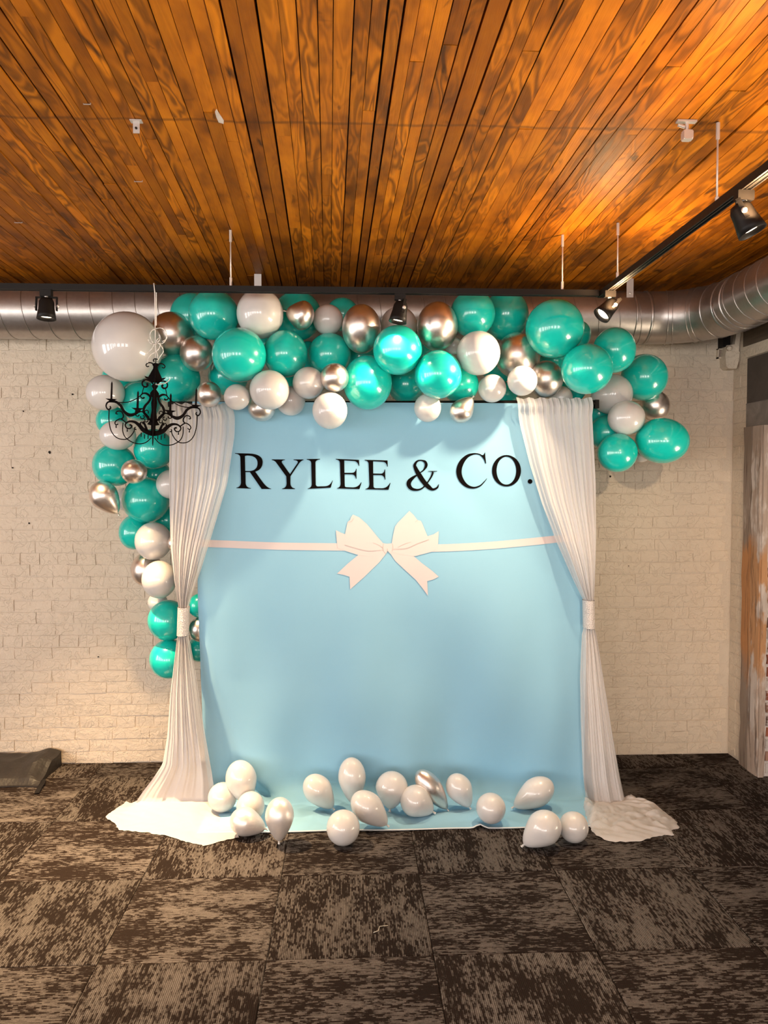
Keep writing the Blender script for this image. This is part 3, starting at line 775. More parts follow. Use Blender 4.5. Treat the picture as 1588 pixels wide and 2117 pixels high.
def ell(cx, cy, rx, ry, n=40): return [(800 + (cx + rx * math.cos(2 * math.pi * k / n)) / KA, 910 + (cy + ry * math.sin(2 * math.pi * k / n)) / KA) for k in range(n)]
o1, o2 = ell(1122, 287, 136, 148), ell(1121, 286, 92, 131)
v1 = [bm.verts.new(on_cloth(*p, .0026)) for p in o1]; v2 = [bm.verts.new(on_cloth(*p, .0026)) for p in o2]
for k in range(40): bm.faces.new((v1[k], v1[(k + 1) % 40], v2[(k + 1) % 40], v2[k]))
finish_print('letter', bm, M_INK, backdrop)
bm = bmesh.new(); bm.faces.new([bm.verts.new(on_cloth(*p, .0026)) for p in ell(1343, 387, 22, 22, 20)]); finish_print('full_stop', bm, M_INK, backdrop)
# ribbon and bow print
KB = 6.107
bm = bmesh.new()
print_stroke(bm, [(-1640, 505, 92), (-1200, 520, 92), (-600, 543, 92), (0, 552, 92), (300, 556, 92)], 670, 1040, KB, .0020)
print_stroke(bm, [(1300, 570, 92), (1600, 563, 92), (2100, 535, 92), (2600, 490, 92), (3000, 448, 92), (3240, 430, 92)], 670, 1040, KB, .0020)
finish_print('printed_ribbon', bm, M_PRINTW, backdrop)
bow = empty('printed_bow', at_y(800, 1140, BF)); bow.parent = backdrop
def bow_piece(name, pts, lift, mat=M_PRINTW, edge=True):
    bm = bmesh.new(); print_poly(bm, [[(670 + x / KB, 1040 + y / KB) for x, y in pts]], lift); finish_print(name, bm, mat, bow)
bow_piece('bow_tail', [(440, 650), (300, 765), (165, 890), (255, 908), (322, 930), (330, 1090), (500, 940), (700, 745), (785, 635), (700, 590), (560, 600)], .0024)
bow_piece('bow_tail', [(840, 640), (900, 730), (1050, 870), (1160, 970), (1240, 1070), (1312, 1170), (1303, 985), (1380, 965), (1448, 930), (1370, 860), (1230, 755), (1130, 668), (1000, 620), (860, 600)], .0024)
bow_piece('bow_underloop', [(150, 343), (215, 375), (270, 395), (270, 520), (560, 590), (750, 580), (780, 620), (600, 680), (440, 658), (265, 602), (170, 570), (158, 450)], .0028, M_PRINTS if False else M_PRINTW)
bow_piece('bow_underloop', [(1300, 420), (1385, 395), (1448, 355), (1440, 520), (1422, 580), (1370, 612), (1150, 670), (1000, 655), (850, 620), (860, 560), (1040, 550), (1190, 490)], .0028)
bow_piece('bow_loop', [(752, 515), (660, 410), (600, 335), (540, 265), (440, 178), (365, 146), (340, 180), (330, 215), (298, 238), (285, 300), (265, 400), (260, 525), (330, 548), (500, 592), (560, 606), (680, 598), (752, 590)], .0032)
bow_piece('bow_loop', [(855, 515), (870, 420), (895, 300), (930, 250), (1000, 180), (1078, 100), (1130, 150), (1180, 215), (1222, 225), (1245, 270), (1285, 370), (1325, 458), (1180, 508), (1040, 572), (858, 578)], .0032)
bow_piece('bow_knot', [(745, 508), (800, 514), (860, 508), (868, 575), (840, 642), (800, 600), (785, 640), (750, 606)], .0036)
bm = bmesh.new()
for pts in ([(262, 528, 7), (400, 568, 7), (560, 604, 8), (750, 590, 5)], [(1325, 460, 6), (1180, 512, 8), (1040, 572, 7), (870, 585, 4)], [(620, 500, 3), (700, 535, 5), (750, 575, 3)], [(300, 240, 4), (345, 232, 5), (375, 190, 3)], [(1185, 216, 4), (1150, 240, 5)], [(752, 515, 5), (742, 560, 6), (752, 606, 4)], [(862, 512, 4), (872, 560, 5), (862, 610, 3)], [(800, 575, 8), (796, 620, 5)], [(930, 560, 4), (1010, 520, 6), (1100, 490, 3)]):
    print_stroke(bm, pts, 670, 1040, KB, .0041)
finish_print('bow_crease', bm, M_PRINTS, bow)

# ------------------------------------------------------------------ drapes
def drape(name, label, Ltab, Rtab, pyt, band, outline, contact, seed, yd, inner_right, ruck):
    rr = random.Random(seed); NU = 96
    bm = bmesh.new(); uvl = bm.loops.layers.uv.new('UVMap'); G = []; UVs = []
    ph = [rr.uniform(0, 6.28) for _ in range(6)]
    b0, b1 = band
    top_w = at_y(lerp_list(Rtab, pyt + 40), 900, yd).x - at_y(lerp_list(Ltab, pyt + 40), 900, yd).x
    cz = .03
    pys = []; py = pyt
    pyend = contact[2]
    n = 92
    for k in range(n + 1): pys.append(pyt + (pyend - pyt) * k / n)
    for k, py in enumerate(pys):
        row = []
        pl, pr = lerp_list(Ltab, py), lerp_list(Rtab, py)
        a, b = at_y(pl, py, yd), at_y(pr, py, yd); w = (b - a).length
        tight = 1 - min(1, max(0, (w - .06) / (top_w - .06))) if py < (b0 + b1) / 2 + 60 else sstep(.45, .08, w)
        amp = .0048 + .009 * tight
        if py < b1 + 5 and py > b0 - 5: amp = .010
        fl = sstep(1450, 1640, py)
        for i in range(NU + 1):
            u = i / NU
            f = math.sin(2 * math.pi * 13 * u + ph[0]) * .5 + math.sin(2 * math.pi * 21 * u + ph[1] + .004 * py) * .3 + math.sin(2 * math.pi * 5 * u + ph[2] + .002 * py) * .45
            f = f * (1 - .35 * sstep(1330, 1420, py)) + .3 * math.sin(2 * math.pi * 34 * u + ph[5]) * sstep(1150, 950, py)
            f *= (1 - .55 * fl); g = math.sin(2 * math.pi * 3 * u + ph[3]) * .8 * fl
            # gathered into a round bundle at the tieback
            bundle = sstep(.34, .07, w) * math.sqrt(max(0, 1 - (2 * u - 1) ** 2)) * w * .5
            p = a.lerp(b, u)
            p.y = yd - amp * (f + g) - bundle
            if py - pyt < 30: p.y = yd - .012 * f - .02 * math.sin(math.pi * min(1, (py - pyt) / 30)) 
            p.z += .004 * math.sin(40 * u + ph[4]) * (1 if k == 0 else 0)
            p.z = max(p.z, .012)
            row.append(bm.verts.new(p))
        G.append(row)
    base = [v.co.copy() for v in G[-1]]
    # outline on the floor, resampled along u
    O = [at_z(x, y, .004) for x, y in outline]; cum = [0]
    for p, q in zip(O, O[1:]): cum.append(cum[-1] + (q - p).length)
    def out_at(u):
        d = u * cum[-1]
        for i in range(len(O) - 1):
            if d <= cum[i + 1] + 1e-9:
                t = (d - cum[i]) / (cum[i + 1] - cum[i]); return O[i].lerp(O[i + 1], t)
        return O[-1].copy()
    M = 26
    for k in range(1, M + 1):
        s = k / M; row = []
        for i in range(NU + 1):
            u = i / NU; p0 = base[i]; p1 = out_at(u)
            p = p0.lerp(p1, s ** .85)
            z0 = p0.z * (1 - s) ** 2.2
            w = math.sin(math.pi * min(1, s * .98)) ** .6
            nz = mnoise.fractal(Vector((p.x * 9 + seed, p.y * 13, 1.7)), .8, 2.0, 3)
            wr = abs(math.sin(p.x * 31 + 5 * math.sin(p.y * 17) + seed)) * .6 + abs(nz) * .9
            p.z = max(.004, z0) + ruck * w * (.25 + wr) 
            if k == M:
                p.x += rr.uniform(-.004, .004); p.y += rr.uniform(-.006, .004); p.z = .005 + ruck * .25 * max(0, nz)
            row.append(bm.verts.new(p))
        G.append(row)
    for A, B in zip(G, G[1:]):
        for i in range(NU):
            f = bm.faces.new((A[i], A[i + 1], B[i + 1], B[i]))
            for lp, uu in zip(f.loops, (i, i + 1, i + 1, i)): lp[uvl].uv = ((uu / NU) if inner_right else (1 - uu / NU), 0)
    d = tag(from_bm(name, bm, M_DRAPE, None, True), label, 'curtain', 'white drapes tied back at both sides')
    # sequinned tieback band
    bm = bmesh.new(); rings = []
    for k in range(13):
        py = b0 + (b1 - b0) * k / 12; a, b = at_y(lerp_list(Ltab, py) - 1.5, py, yd), at_y(lerp_list(Rtab, py) + 1.5, py, yd); c = (a + b) / 2; w = (b - a).length / 2
        rings.append([bm.verts.new((c.x + w * math.cos(2 * math.pi * q / 40), yd - .006 + (w + .018) * math.sin(2 * math.pi * q / 40), c.z)) for q in range(40)])
    for A, B in zip(rings, rings[1:]):
        for q in range(40): bm.faces.new((A[q], A[(q + 1) % 40], B[(q + 1) % 40], B[q]))
    from_bm('tieback', bm, M_SEQUIN, d, True)
    # stitched rod pocket line
    return d
def sequins():
    t = NT('sparkling_tieback'); p = t.pos(); v = t.new('TexVoronoi'); t.put(v.inputs['Vector'], p); v.inputs['Scale'].default_value = 230
    t.set(Base_Color=t.mix(v.outputs['Distance'], (.80, .74, .72), (.55, .49, .47)), Metallic=.35, Roughness=.35)
    t.bump(v.outputs['Distance'], .9, .004); return t.m
M_SEQUIN = sequins()
drape('drape', 'left white sheer drape with sparkling tieback, puddling wide on the carpet beside the balloon column',
      [(835, 352), (870, 351), (1000, 350), (1130, 353), (1200, 361), (1248, 369), (1256, 370), (1312, 368), (1330, 365), (1430, 353), (1520, 346), (1580, 336), (1610, 316), (1640, 293), (1660, 280)],
      [(835, 478), (855, 486), (900, 485), (1000, 470), (1100, 440), (1180, 415), (1235, 396), (1256, 391), (1312, 389), (1330, 394), (1400, 406), (1500, 421), (1600, 438), (1660, 447)],
      834, (1254, 1312), [(262, 1657), (222, 1684), (218, 1690), (236, 1701), (244, 1716), (300, 1721), (345, 1728), (380, 1739), (425, 1749), (460, 1738), (494, 1731), (490, 1712), (486, 1690), (470, 1672)], (280, 447, 1656), 3, BY - .075, True, .005)
drape('drape', 'right white sheer drape with sparkling tieback and a rumpled pinkish puddle, nearest the brick jamb',
      [(823, 1066), (880, 1075), (960, 1095), (1040, 1120), (1120, 1150), (1190, 1181), (1235, 1203), (1240, 1206), (1297, 1207), (1312, 1203), (1400, 1199), (1500, 1201), (1600, 1206), (1660, 1213)],
      [(823, 1222), (900, 1226), (1000, 1231), (1100, 1232), (1180, 1229), (1240, 1226), (1297, 1227), (1312, 1231), (1400, 1246), (1500, 1263), (1600, 1281), (1660, 1294)],
      823, (1240, 1297), [(1206, 1672), (1214, 1700), (1228, 1724), (1250, 1736), (1268, 1741), (1330, 1739), (1358, 1728), (1394, 1727), (1388, 1716), (1405, 1712), (1398, 1698), (1375, 1680), (1352, 1664), (1312, 1652)], (1213, 1294, 1656), 8, BY - .075, False, .026)

# ------------------------------------------------------------------ balloons
def balloon_mesh(kind):
    bm = bmesh.new(); n, m = 40, 26; prof = []
    for k in range(1, m):
        th = math.pi * k / m; c, s = math.cos(th), math.sin(th)
        if kind == 'round': z = c if c > 0 else c * 1.07; r = s * (1 - .05 * max(0, -c))
        else:
            z = c if c > 0 else c * (1.0 + .30 * (-c) ** 1.2); r = s * (1 - .26 * max(0, -c) ** 1.3)
        prof.append((r, z))
    end = prof[-1][1]
    top = bm.verts.new((0, 0, 1)); rings = []
    for r, z in prof + [(.055, end - .035), (.042, end - .065)]:
        rings.append([bm.verts.new((r * math.cos(2 * math.pi * q / n), r * math.sin(2 * math.pi * q / n), z)) for q in range(n)])
    for q in range(n): bm.faces.new((top, rings[0][q], rings[0][(q + 1) % n]))
    for A, B in zip(rings, rings[1:]):
        for q in range(n): bm.faces.new((A[q], B[q], B[(q + 1) % n], A[(q + 1) % n]))
    bm.faces.new(rings[-1]); bmesh.ops.recalc_face_normals(bm, faces=bm.faces)
    me = bpy.data.meshes.new('balloon_' + kind); bm.to_mesh(me); bm.free()
    for p in me.polygons: p.use_smooth = True
    return me, end - .065
MATS = {'T': M_TEAL, 'W': M_WHITE, 'C': M_CHROME, 'P': M_PEARL}
BALL = {}
for kd in ('round', 'tear'):
    me, endz = balloon_mesh(kd)
    bmk = bmesh.new(); lathe(bmk, [(.045, .02), (.075, -.01), (.075, -.045), (.05, -.06), (.06, -.10), (.095, -.135), (.085, -.145), (.03, -.13)], 14)
    bmesh.ops.recalc_face_normals(bmk, faces=bmk.faces); mk = bpy.data.meshes.new('knot'); bmk.to_mesh(mk); bmk.free()
    for p in mk.polygons: p.use_smooth = True
    for c in 'TWCP':
        a, b = me.copy(), mk.copy(); a.materials.append(MATS[c]); b.materials.append(MATS[c]); BALL[kd, c] = (a, b, endz)
def balloon(label, col, c, rx, ry, rz, rot, kind, group, knot=True):
    me, mk, endz = BALL[kind, col]
    o = bpy.data.objects.new('balloon', me); link(o); tag(o, label, 'balloon', group)
    o.location = c; o.rotation_mode = 'QUATERNION'; o.rotation_quaternion = rot; o.scale = (rx, ry, rz)
    if knot:
        k = bpy.data.objects.new('knot', mk); link(k, o); k.location = (0, 0, endz); s = min(.10, .011 / rx) / .10
        k.scale = (s, s, s * rx / rz)
    return o
brnd = random.Random(5)
def place_balloon(row, group):
    label, col, px, py, rx, ry, Y, tip = row
    c = at_y(px, py, Y); k = Y / FPX
    if tip:
        t = at_y(tip[0], tip[1], Y); axis = (t - c); L = axis.length; axis.normalize()
        q = (-axis).to_track_quat('Z', 'Y'); r = min(rx, ry) * k; endz = -BALL['tear', col][2]
        balloon(label, col, c, r, r, L / (endz + .10), q, 'tear', group)
    else:
        away = (c - EYEV).normalized() + Vector((brnd.uniform(-.25, .25), 0, brnd.uniform(-.25, .25)))
        zax = -away.normalized(); xax = RT - zax * RT.dot(zax); xax.normalize(); yax = zax.cross(xax)
        q = Matrix((xax, yax, zax)).transposed().to_quaternion()
        balloon(label, col, c, rx * k, ry * k, (rx + ry) / 2 * k, q, 'round', group, False)
GARLAND = [
    ("huge white round balloon at the upper left end of the garland", 'W', 264, 717, 69.5, 70, 4.100, None),
    ("large silver chrome balloon behind the hanging white ribbon, beside the huge white one", 'C', 355, 690, 44, 44, 4.248, None),
    ("teal balloon peeking out above the silver one, behind the track's left part", 'T', 399, 654, 46, 47, 4.339, None),
    ("big teal balloon touching the track, left of the white one under it", 'T', 442, 651, 51, 51, 4.152, None),
    ("large white balloon high under the track, between two teal ones at upper left", 'W', 538, 649, 47.5, 50, 4.060, None),
    ("dark teal balloon half hidden behind the silver teardrop under the track", 'T', 615, 653, 50, 50, 4.329, None),
    ("silver teardrop balloon pointing left, under the track beside a small white one", 'C', 624, 652, 34, 30, 4.061, (588, 643)),
    ("silver chrome balloon between the big teal one and the teal one by the chandelier", 'C', 407, 731, 34, 36, 4.183, None),
    ("big shiny teal balloon above the white cluster, upper left of the garland", 'T', 494.7, 734, 55, 55, 3.971, None),
    ("teal balloon under the large white one, second of three teal in a row", 'T', 590, 731.6, 45, 48, 4.061, None),
    ("large teal balloon behind the chandelier's right arm", 'T', 363, 783.5, 50, 51, 4.289, None),
    ("shadowed teal balloon deep between the silver ones above the left drape", 'T', 472, 777, 41, 41, 4.401, None),
    ("small silver balloon resting on the top of the left drape", 'C', 432, 815, 25.5, 26, 4.061, None),
    ("small white balloon above the left drape's inner corner", 'W', 490, 821, 26.5, 26.5, 3.971, None),
    ("mid sized white balloon over a silver one, right of the left drape", 'W', 557, 806, 40.5, 40.5, 3.969, None),
    ("silver balloon hanging low under the mid sized white one", 'C', 541, 843, 28, 28, 4.099, None),
    ("pale white balloon tucked behind two whites at the crossbar's left", 'W', 601, 829, 30, 30, 4.094, None),
    ("white balloon beside a small silver one below the middle teal row", 'W', 638, 791.5, 32.7, 32.7, 4.024, None),
    ("white balloon at the far left edge, below the huge white one", 'W', 218, 812, 38, 36, 4.270, None),
    ("teal balloon mostly hidden behind the huge white one", 'T', 254, 787, 42, 42, 4.622, None),
    ("teal balloon directly behind the chandelier's left arm", 'T', 290, 828, 42, 42, 4.394, None),
    ("small teal balloon on the left edge between two white ones", 'T', 231, 870, 31, 31, 4.502, None),
    ("white oval balloon below the chandelier's left candle", 'W', 243.5, 900, 36, 30, 4.282, None),
    ("big teal balloon bulging at the garland's left edge beside a small silver one", 'T', 236.5, 961.6, 43.5, 43.5, 4.382, None),
    ("teal balloon just under the chandelier, partly behind the left drape", 'T', 318, 928, 40, 41, 4.382, None),
    ("small silver balloon between three teal ones on the left column", 'C', 277, 975, 26, 25, 4.192, None),
    ("silver teardrop balloon hanging out from the left column, nozzle down right", 'C', 216, 1026, 28, 28, 4.282, (246, 1065)),
    ("pale white balloon peeking out behind the hanging silver teardrop", 'W', 257, 1032, 23, 23, 4.622, None),
    ("large teal balloon mid left column, right of the silver teardrop", 'T', 301.5, 1033.7, 47.5, 47, 4.410, None),
    ("white balloon half covered by the left drape's edge, above mid height", 'W', 354, 1001, 30, 30, 4.336, None),
    ("dark teal balloon deep behind the small silver one in the left column", 'T', 323, 982, 30, 30, 4.623, None),
    ("small teal balloon at the column's edge, left of a white one", 'T', 279, 1100, 32, 36, 4.470, None),
    ("white balloon in the left column between a teal one and the drape", 'W', 317, 1118.5, 37, 39, 4.350, None),
    ("dark teal balloon wedged beside the drape in the left column", 'T', 345, 1075, 28, 28, 4.623, None),
    ("sliver of a silver balloon at the left drape's edge", 'C', 361, 1123, 15, 17, 4.303, None),
    ("silver balloon at the column's edge, behind two stacked whites", 'C', 303, 1177, 31, 35, 4.503, None),
    ("lower white balloon of the two stacked in the left column", 'W', 329, 1198, 35, 39, 4.283, None),
    ("pale white balloon peeking out above the two lowest teal ones", 'W', 326, 1245, 20, 20, 4.469, None),
    ("upper one of the two lowest teal balloons beside the left tieback", 'T', 347.5, 1282, 41, 42, 4.367, None),
    ("lowest teal balloon of the left column, below the tieback", 'T', 350, 1362, 40, 41, 4.383, None),
    ("teal balloon seen between tieback and backdrop edge, topmost there", 'T', 413, 1252, 24, 25, 4.383, None),
    ("silver balloon seen between the left tieback and the backdrop", 'C', 415, 1301, 24, 26, 4.384, None),
    ("teal balloon low behind the backdrop's left edge, under the silver one", 'T', 412, 1342, 26, 26, 4.504, None),
    ("small white balloon left of the tall silver one, under the track", 'W', 678, 661, 31, 31, 4.164, None),
    ("teal balloon peeking over the tall silver one under the track", 'T', 708, 650, 34, 34, 4.368, None),
    ("tall silver balloon left of the middle track lamp", 'C', 747.5, 680, 40, 50, 4.064, None),
    ("teal balloon third in the middle row, above a small silver one", 'T', 681.5, 733, 44, 44, 4.164, None),
    ("small silver balloon between a white and a large teal one above the lettering", 'C', 692, 780.5, 29, 29.5, 3.974, None),
    ("white balloon hanging lowest over the backdrop's top, above the lettering", 'W', 682, 849, 36, 38, 3.974, None),
    ("very large teal balloon over the crossbar, right of the small silver one", 'T', 759.6, 791, 50.5, 56, 4.077, None),
    ("pale green lit teal balloon with a bright spot right under the middle lamp", 'T', 822, 723.5, 50.5, 51, 3.962, None),
    ("pale white balloon right behind the middle track lamp", 'W', 824.5, 673, 38, 38, 4.284, None),
    ("tall silver balloon right of the middle track lamp", 'C', 904.5, 675, 42, 50, 4.031, None),
    ("teal balloon on the crossbar behind two larger teal ones", 'T', 840, 795, 39, 39, 4.285, None),
    ("glossy teal balloon over a small white one at the crossbar's middle", 'T', 906, 774, 49, 50, 3.975, None),
    ("teal balloon behind the small silver teardrop above the crossbar", 'T', 952, 796, 38, 38, 4.285, None),
    ("small white balloon hanging over the crossbar, under the glossy teal one", 'W', 884, 843, 28, 29.5, 4.065, None),
    ("silver teardrop balloon dangling over the backdrop, nozzle up right", 'C', 955, 849, 24, 24, 4.065, (979, 819)),
    ("teal balloon under the track, left one of the pair right of the silver ones", 'T', 977, 649, 46.5, 48, 4.098, None),
    ("small pale balloon wedged between the tall silver and the big white", 'W', 938, 715, 18, 18, 4.165, None),
    ("large teal balloon cut by the track, right one of the pair", 'T', 1046, 652, 47, 52, 4.285, None),
    ("large white balloon under the teal pair, right of centre", 'W', 989, 730, 45, 45.5, 3.975, None),
    ("large pale gold silver balloon right of the large white one", 'C', 1068, 735, 44, 47, 4.188, None),
    ("silver balloon above the right drape's top edge", 'C', 1128, 784, 36, 38.5, 4.165, None),
    ("small white balloon over the crossbar, left of the right drape", 'W', 1017.6, 803, 29, 29, 4.066, None),
    ("white balloon in front of two silver ones, above the right drape", 'W', 1080, 787, 31, 31, 3.976, None),
    ("huge teal balloon at the upper right, beside the duct", 'T', 1147, 679.6, 60, 60.5, 4.043, None),
    ("teal balloon peeking out right of the huge teal one, at the duct", 'T', 1193, 692, 29, 30, 4.286, None),
    ("large light teal balloon on the right drape's upper corner", 'T', 1213.5, 763, 53, 52, 3.976, None),
    ("teal balloon just below the duct in the right cluster", 'T', 1270, 724, 44, 47, 4.165, None),
    ("teal balloon at the right edge, above a silver one", 'T', 1332, 780, 48, 48.5, 4.369, None),
    ("upper white balloon of the pair in the right cluster", 'W', 1265, 815, 43, 42, 4.327, None),
    ("lower white balloon of the pair in the right cluster", 'W', 1295, 864, 38, 36, 4.200, None),
    ("silver balloon at the right edge, between two large teal ones", 'C', 1353.6, 839, 31, 32, 4.461, None),
    ("largest teal balloon sticking out farthest right, oval and glossy", 'T', 1369, 911, 55, 48, 4.200, None),
    ("lowest teal balloon of the right cluster, by the drape", 'T', 1276.5, 936, 41, 41, 4.200, None),
    ("dark teal balloon right behind the drape's edge, above the lowest teal one", 'T', 1253, 894, 35, 36, 4.364, None),
    ("dark teal balloon behind the upper white one and the drape's corner", 'T', 1238, 855, 28, 30, 4.480, None),
    ("pale balloon peeking out between the two lowest teal ones at right", 'W', 1327, 938, 18, 18, 4.346, None),
    ("dark teal balloon tucked behind the light teal one above the drape", 'T', 1180, 800, 34, 34, 4.382, None),
    ("white balloon half hidden by the right drape's top and a silver one", 'W', 1160, 822, 24, 24, 4.285, None),
    ("shadowed teal balloon behind the huge teal and gold silver ones", 'T', 1152, 745, 36, 36, 4.434, None),
    ("small teal balloon behind the two small whites left of the right drape", 'T', 1045, 815, 25, 25, 4.407, None),
    ("dark teal balloon behind the row's middle, above the very large teal one", 'T', 745, 737, 38, 38, 4.407, None),
    ("teal balloon glimpsed between the pale green and the glossy teal ones", 'T', 872, 722, 34, 34, 4.407, None),
    ("dark teal balloon behind the left white and teal pair under the track", 'T', 545, 712, 40, 40, 4.407, None),
    ("dark teal balloon filling the gap above the white beside the small silver", 'T', 637, 740, 34, 34, 4.407, None),
    ("dark teal balloon behind the whites left on the crossbar", 'T', 580, 790, 34, 34, 4.408, None),
    ("dark teal balloon behind the gold silver one and the large white", 'T', 1030, 760, 34, 34, 4.408, None),
]
LOOSE = [
    ("white floor balloon leaning on the backdrop, tallest at its left corner", 'W', 499, 1612, 32, 33, (512, 1668)),
    ("pale white floor balloon against the left drape's puddle", 'W', 460, 1648, 30, 30, None),
    ("white floor balloon behind the two pearly ones", 'W', 518, 1668, 29, 31, None),
    ("pearly silver floor balloon lying on its side at the left drape", 'P', 508, 1699, 29, 29, (553, 1715)),
    ("pearly silver floor balloon standing on its nozzle at the drape", 'P', 578, 1688, 30, 31, (577, 1744)),
    ("white floor balloon leaning with nozzle right, left of the upright one", 'W', 658, 1634, 29, 31, (691, 1674)),
    ("upright white floor balloon with nozzle down, against the backdrop", 'W', 728, 1608, 29, 30, (732, 1668)),
    ("round white floor balloon lying farthest forward on the fabric's hem", 'W', 709.6, 1711, 35, 36, None),
    ("white floor balloon with nozzle to the lower right, right of the round front one", 'W', 761, 1670, 31, 32, (804, 1709)),
    ("large upright white floor balloon behind the middle pair", 'W', 810, 1629, 34, 36, (806, 1677)),
    ("white floor balloon in front of the silver teardrop", 'W', 860, 1656, 34, 33, (899, 1681)),
    ("silver teardrop floor balloon leaning behind a white one", 'C', 890, 1628, 24, 24, (928, 1677)),
    ("small white floor balloon right of the silver teardrop", 'W', 950, 1631, 27, 29, (973, 1672)),
    ("round white floor balloon alone right of the middle", 'W', 1015, 1671, 31, 31.5, None),
    ("white floor balloon lying with nozzle left, near the right drape", 'W', 1108, 1639, 31, 30, (1058, 1671)),
    ("white floor balloon farthest right with nozzle to the lower left", 'W', 1123, 1713, 36, 36, (1079, 1750)),
    ("white floor balloon touching the right drape's puddle", 'W', 1186, 1710, 31, 32, None),
]

for row in GARLAND: place_balloon(row, 'balloons of the garland')
for label, col, px, py, rx, ry, tip in LOOSE:
    r0 = min(rx, ry)
    d = ray(px, py); lo_, hi_ = 3.0, 4.115 - r0 * 4.1 / FPX
    for _ in range(30):                      # depth at which the ball just rests on carpet or cloth
        Y = (lo_ + hi_) / 2; c = at_y(px, py, Y); low = c.z - r0 * Y / FPX
        if tip: low = min(low, at_y(tip[0], tip[1], Y).z - .004)
        floor_z = .006 if Y < 3.81 else .016
        if low > floor_z: lo_ = Y
        else: hi_ = Y
    place_balloon((label, col, px, py, rx, ry, lo_, tip), 'loose balloons on the floor')

# ------------------------------------------------------------------ card chandelier
M_CRIB = plain('white_curling_ribbon', (.80, .76, .72), .5)
KC = 6.617; CHY = 3.765; U = CHY / FPX / KC
LS = [  # left half strokes: (x, y, width) in print units, centre line x = 820
 [(792, 905, 16), (775, 872, 16), (730, 866, 15), (698, 893, 14), (712, 918, 13), (738, 912, 12)],
 [(795, 1150, 22), (760, 1108, 22), (700, 1094, 20), (660, 1125, 20), (665, 1172, 20), (705, 1190, 24), (728, 1165, 26), (712, 1142, 26)],
 [(680, 1190, 13), (668, 1240, 11), (655, 1300, 12)],
 [(640, 1305, 13), (652, 1335, 16), (680, 1340, 22), (690, 1325, 20)],
 [(640, 1308, 12), (670, 1278, 18), (720, 1280, 28), (768, 1325, 30), (752, 1385, 28), (702, 1450, 32), (690, 1520, 32), (735, 1590, 30), (800, 1655, 24)],
 [(255, 1378, 46), (330, 1392, 34), (392, 1440, 34), (440, 1520, 36), (510, 1566, 46), (580, 1552, 34), (640, 1522, 18), (700, 1535, 20), (760, 1600, 18)],
 [(590, 1540, 12), (594, 1575, 13), (622, 1580, 14), (634, 1560, 16)],
 [(650, 1580, 12), (658, 1612, 13), (690, 1612, 14), (700, 1585, 13), (680, 1572, 18)],
 [(705, 1620, 12), (712, 1655, 12), (740, 1655, 13), (750, 1630, 13), (735, 1620, 16)],
 [(700, 1520, 12), (725, 1500, 12), (750, 1520, 13), (745, 1545, 14)],
 [(275, 1385, 22), (228, 1402, 20), (212, 1450, 18), (238, 1494, 18), (268, 1478, 18), (262, 1448, 14)],
 [(252, 1490, 14), (255, 1640, 13), (288, 1780, 13), (360, 1868, 13), (460, 1892, 13), (525, 1858, 13), (572, 1790, 13), (582, 1752, 13)],
 [(432, 1668, 13), (432, 1780, 13), (470, 1865, 13), (560, 1930, 13), (660, 1952, 13), (740, 1928, 13), (800, 1868, 13)],
 [(300, 1392, 13), (400, 1402, 12), (500, 1390, 12), (600, 1342, 12), (645, 1300, 12)],
 [(820, 1815, 70), (760, 1800, 66), (690, 1762, 58), (640, 1705, 48), (575, 1658, 34), (505, 1654, 24), (462, 1692, 18), (480, 1738, 17), (522, 1746, 17), (545, 1712, 20), (515, 1694, 24)],
 [(470, 1670, 17), (405, 1620, 15), (352, 1638, 15), (330, 1670, 14), (345, 1698, 14), (372, 1685, 14)],
 [(345, 1700, 9), (348, 1738, 18)], [(488, 1750, 9), (490, 1788, 18)],
 [(405, 1625, 16), (432, 1595, 18), (428, 1555, 18), (400, 1518, 16), (355, 1518, 15), (338, 1548, 15), (365, 1555, 12)],
 [(690, 1690, 14), (672, 1660, 13), (650, 1672, 13), (662, 1690, 14)],
 [(690, 1650, 22), (712, 1700, 30), (740, 1775, 36)],
 [(590, 1725, 12), (580, 1750, 16), (605, 1762, 14)],
 [(668, 1800, 14), (668, 1858, 12)], [(712, 1825, 14), (712, 1885, 12)], [(757, 1835, 14), (757, 1888, 12)],
 [(800, 850, 14), (788, 830, 13), (800, 815, 12), (820, 812, 13)],
]
LP = [
 [(821, 868), (790, 870), (790, 940), (740, 1040), (732, 1058), (680, 1042), (705, 1075), (755, 1095), (790, 1130), (821, 1135)],
 [(821, 1130), (775, 1170), (800, 1220), (760, 1270), (765, 1300), (790, 1330), (780, 1400), (790, 1500), (772, 1640), (740, 1690), (790, 1705), (790, 1830), (821, 1850)],
 [(262, 1375), (263, 1150), (274, 1118), (285, 1150), (288, 1375)], [(200, 1350), (348, 1355), (300, 1380), (300, 1398), (245, 1398), (248, 1378)],
 [(594, 1490), (596, 1270), (608, 1240), (621, 1270), (625, 1490)], [(530, 1470), (692, 1474), (650, 1500), (645, 1535), (575, 1535), (580, 1500)],
]
def untilt(x, y): return y + .066 * (820 - x)
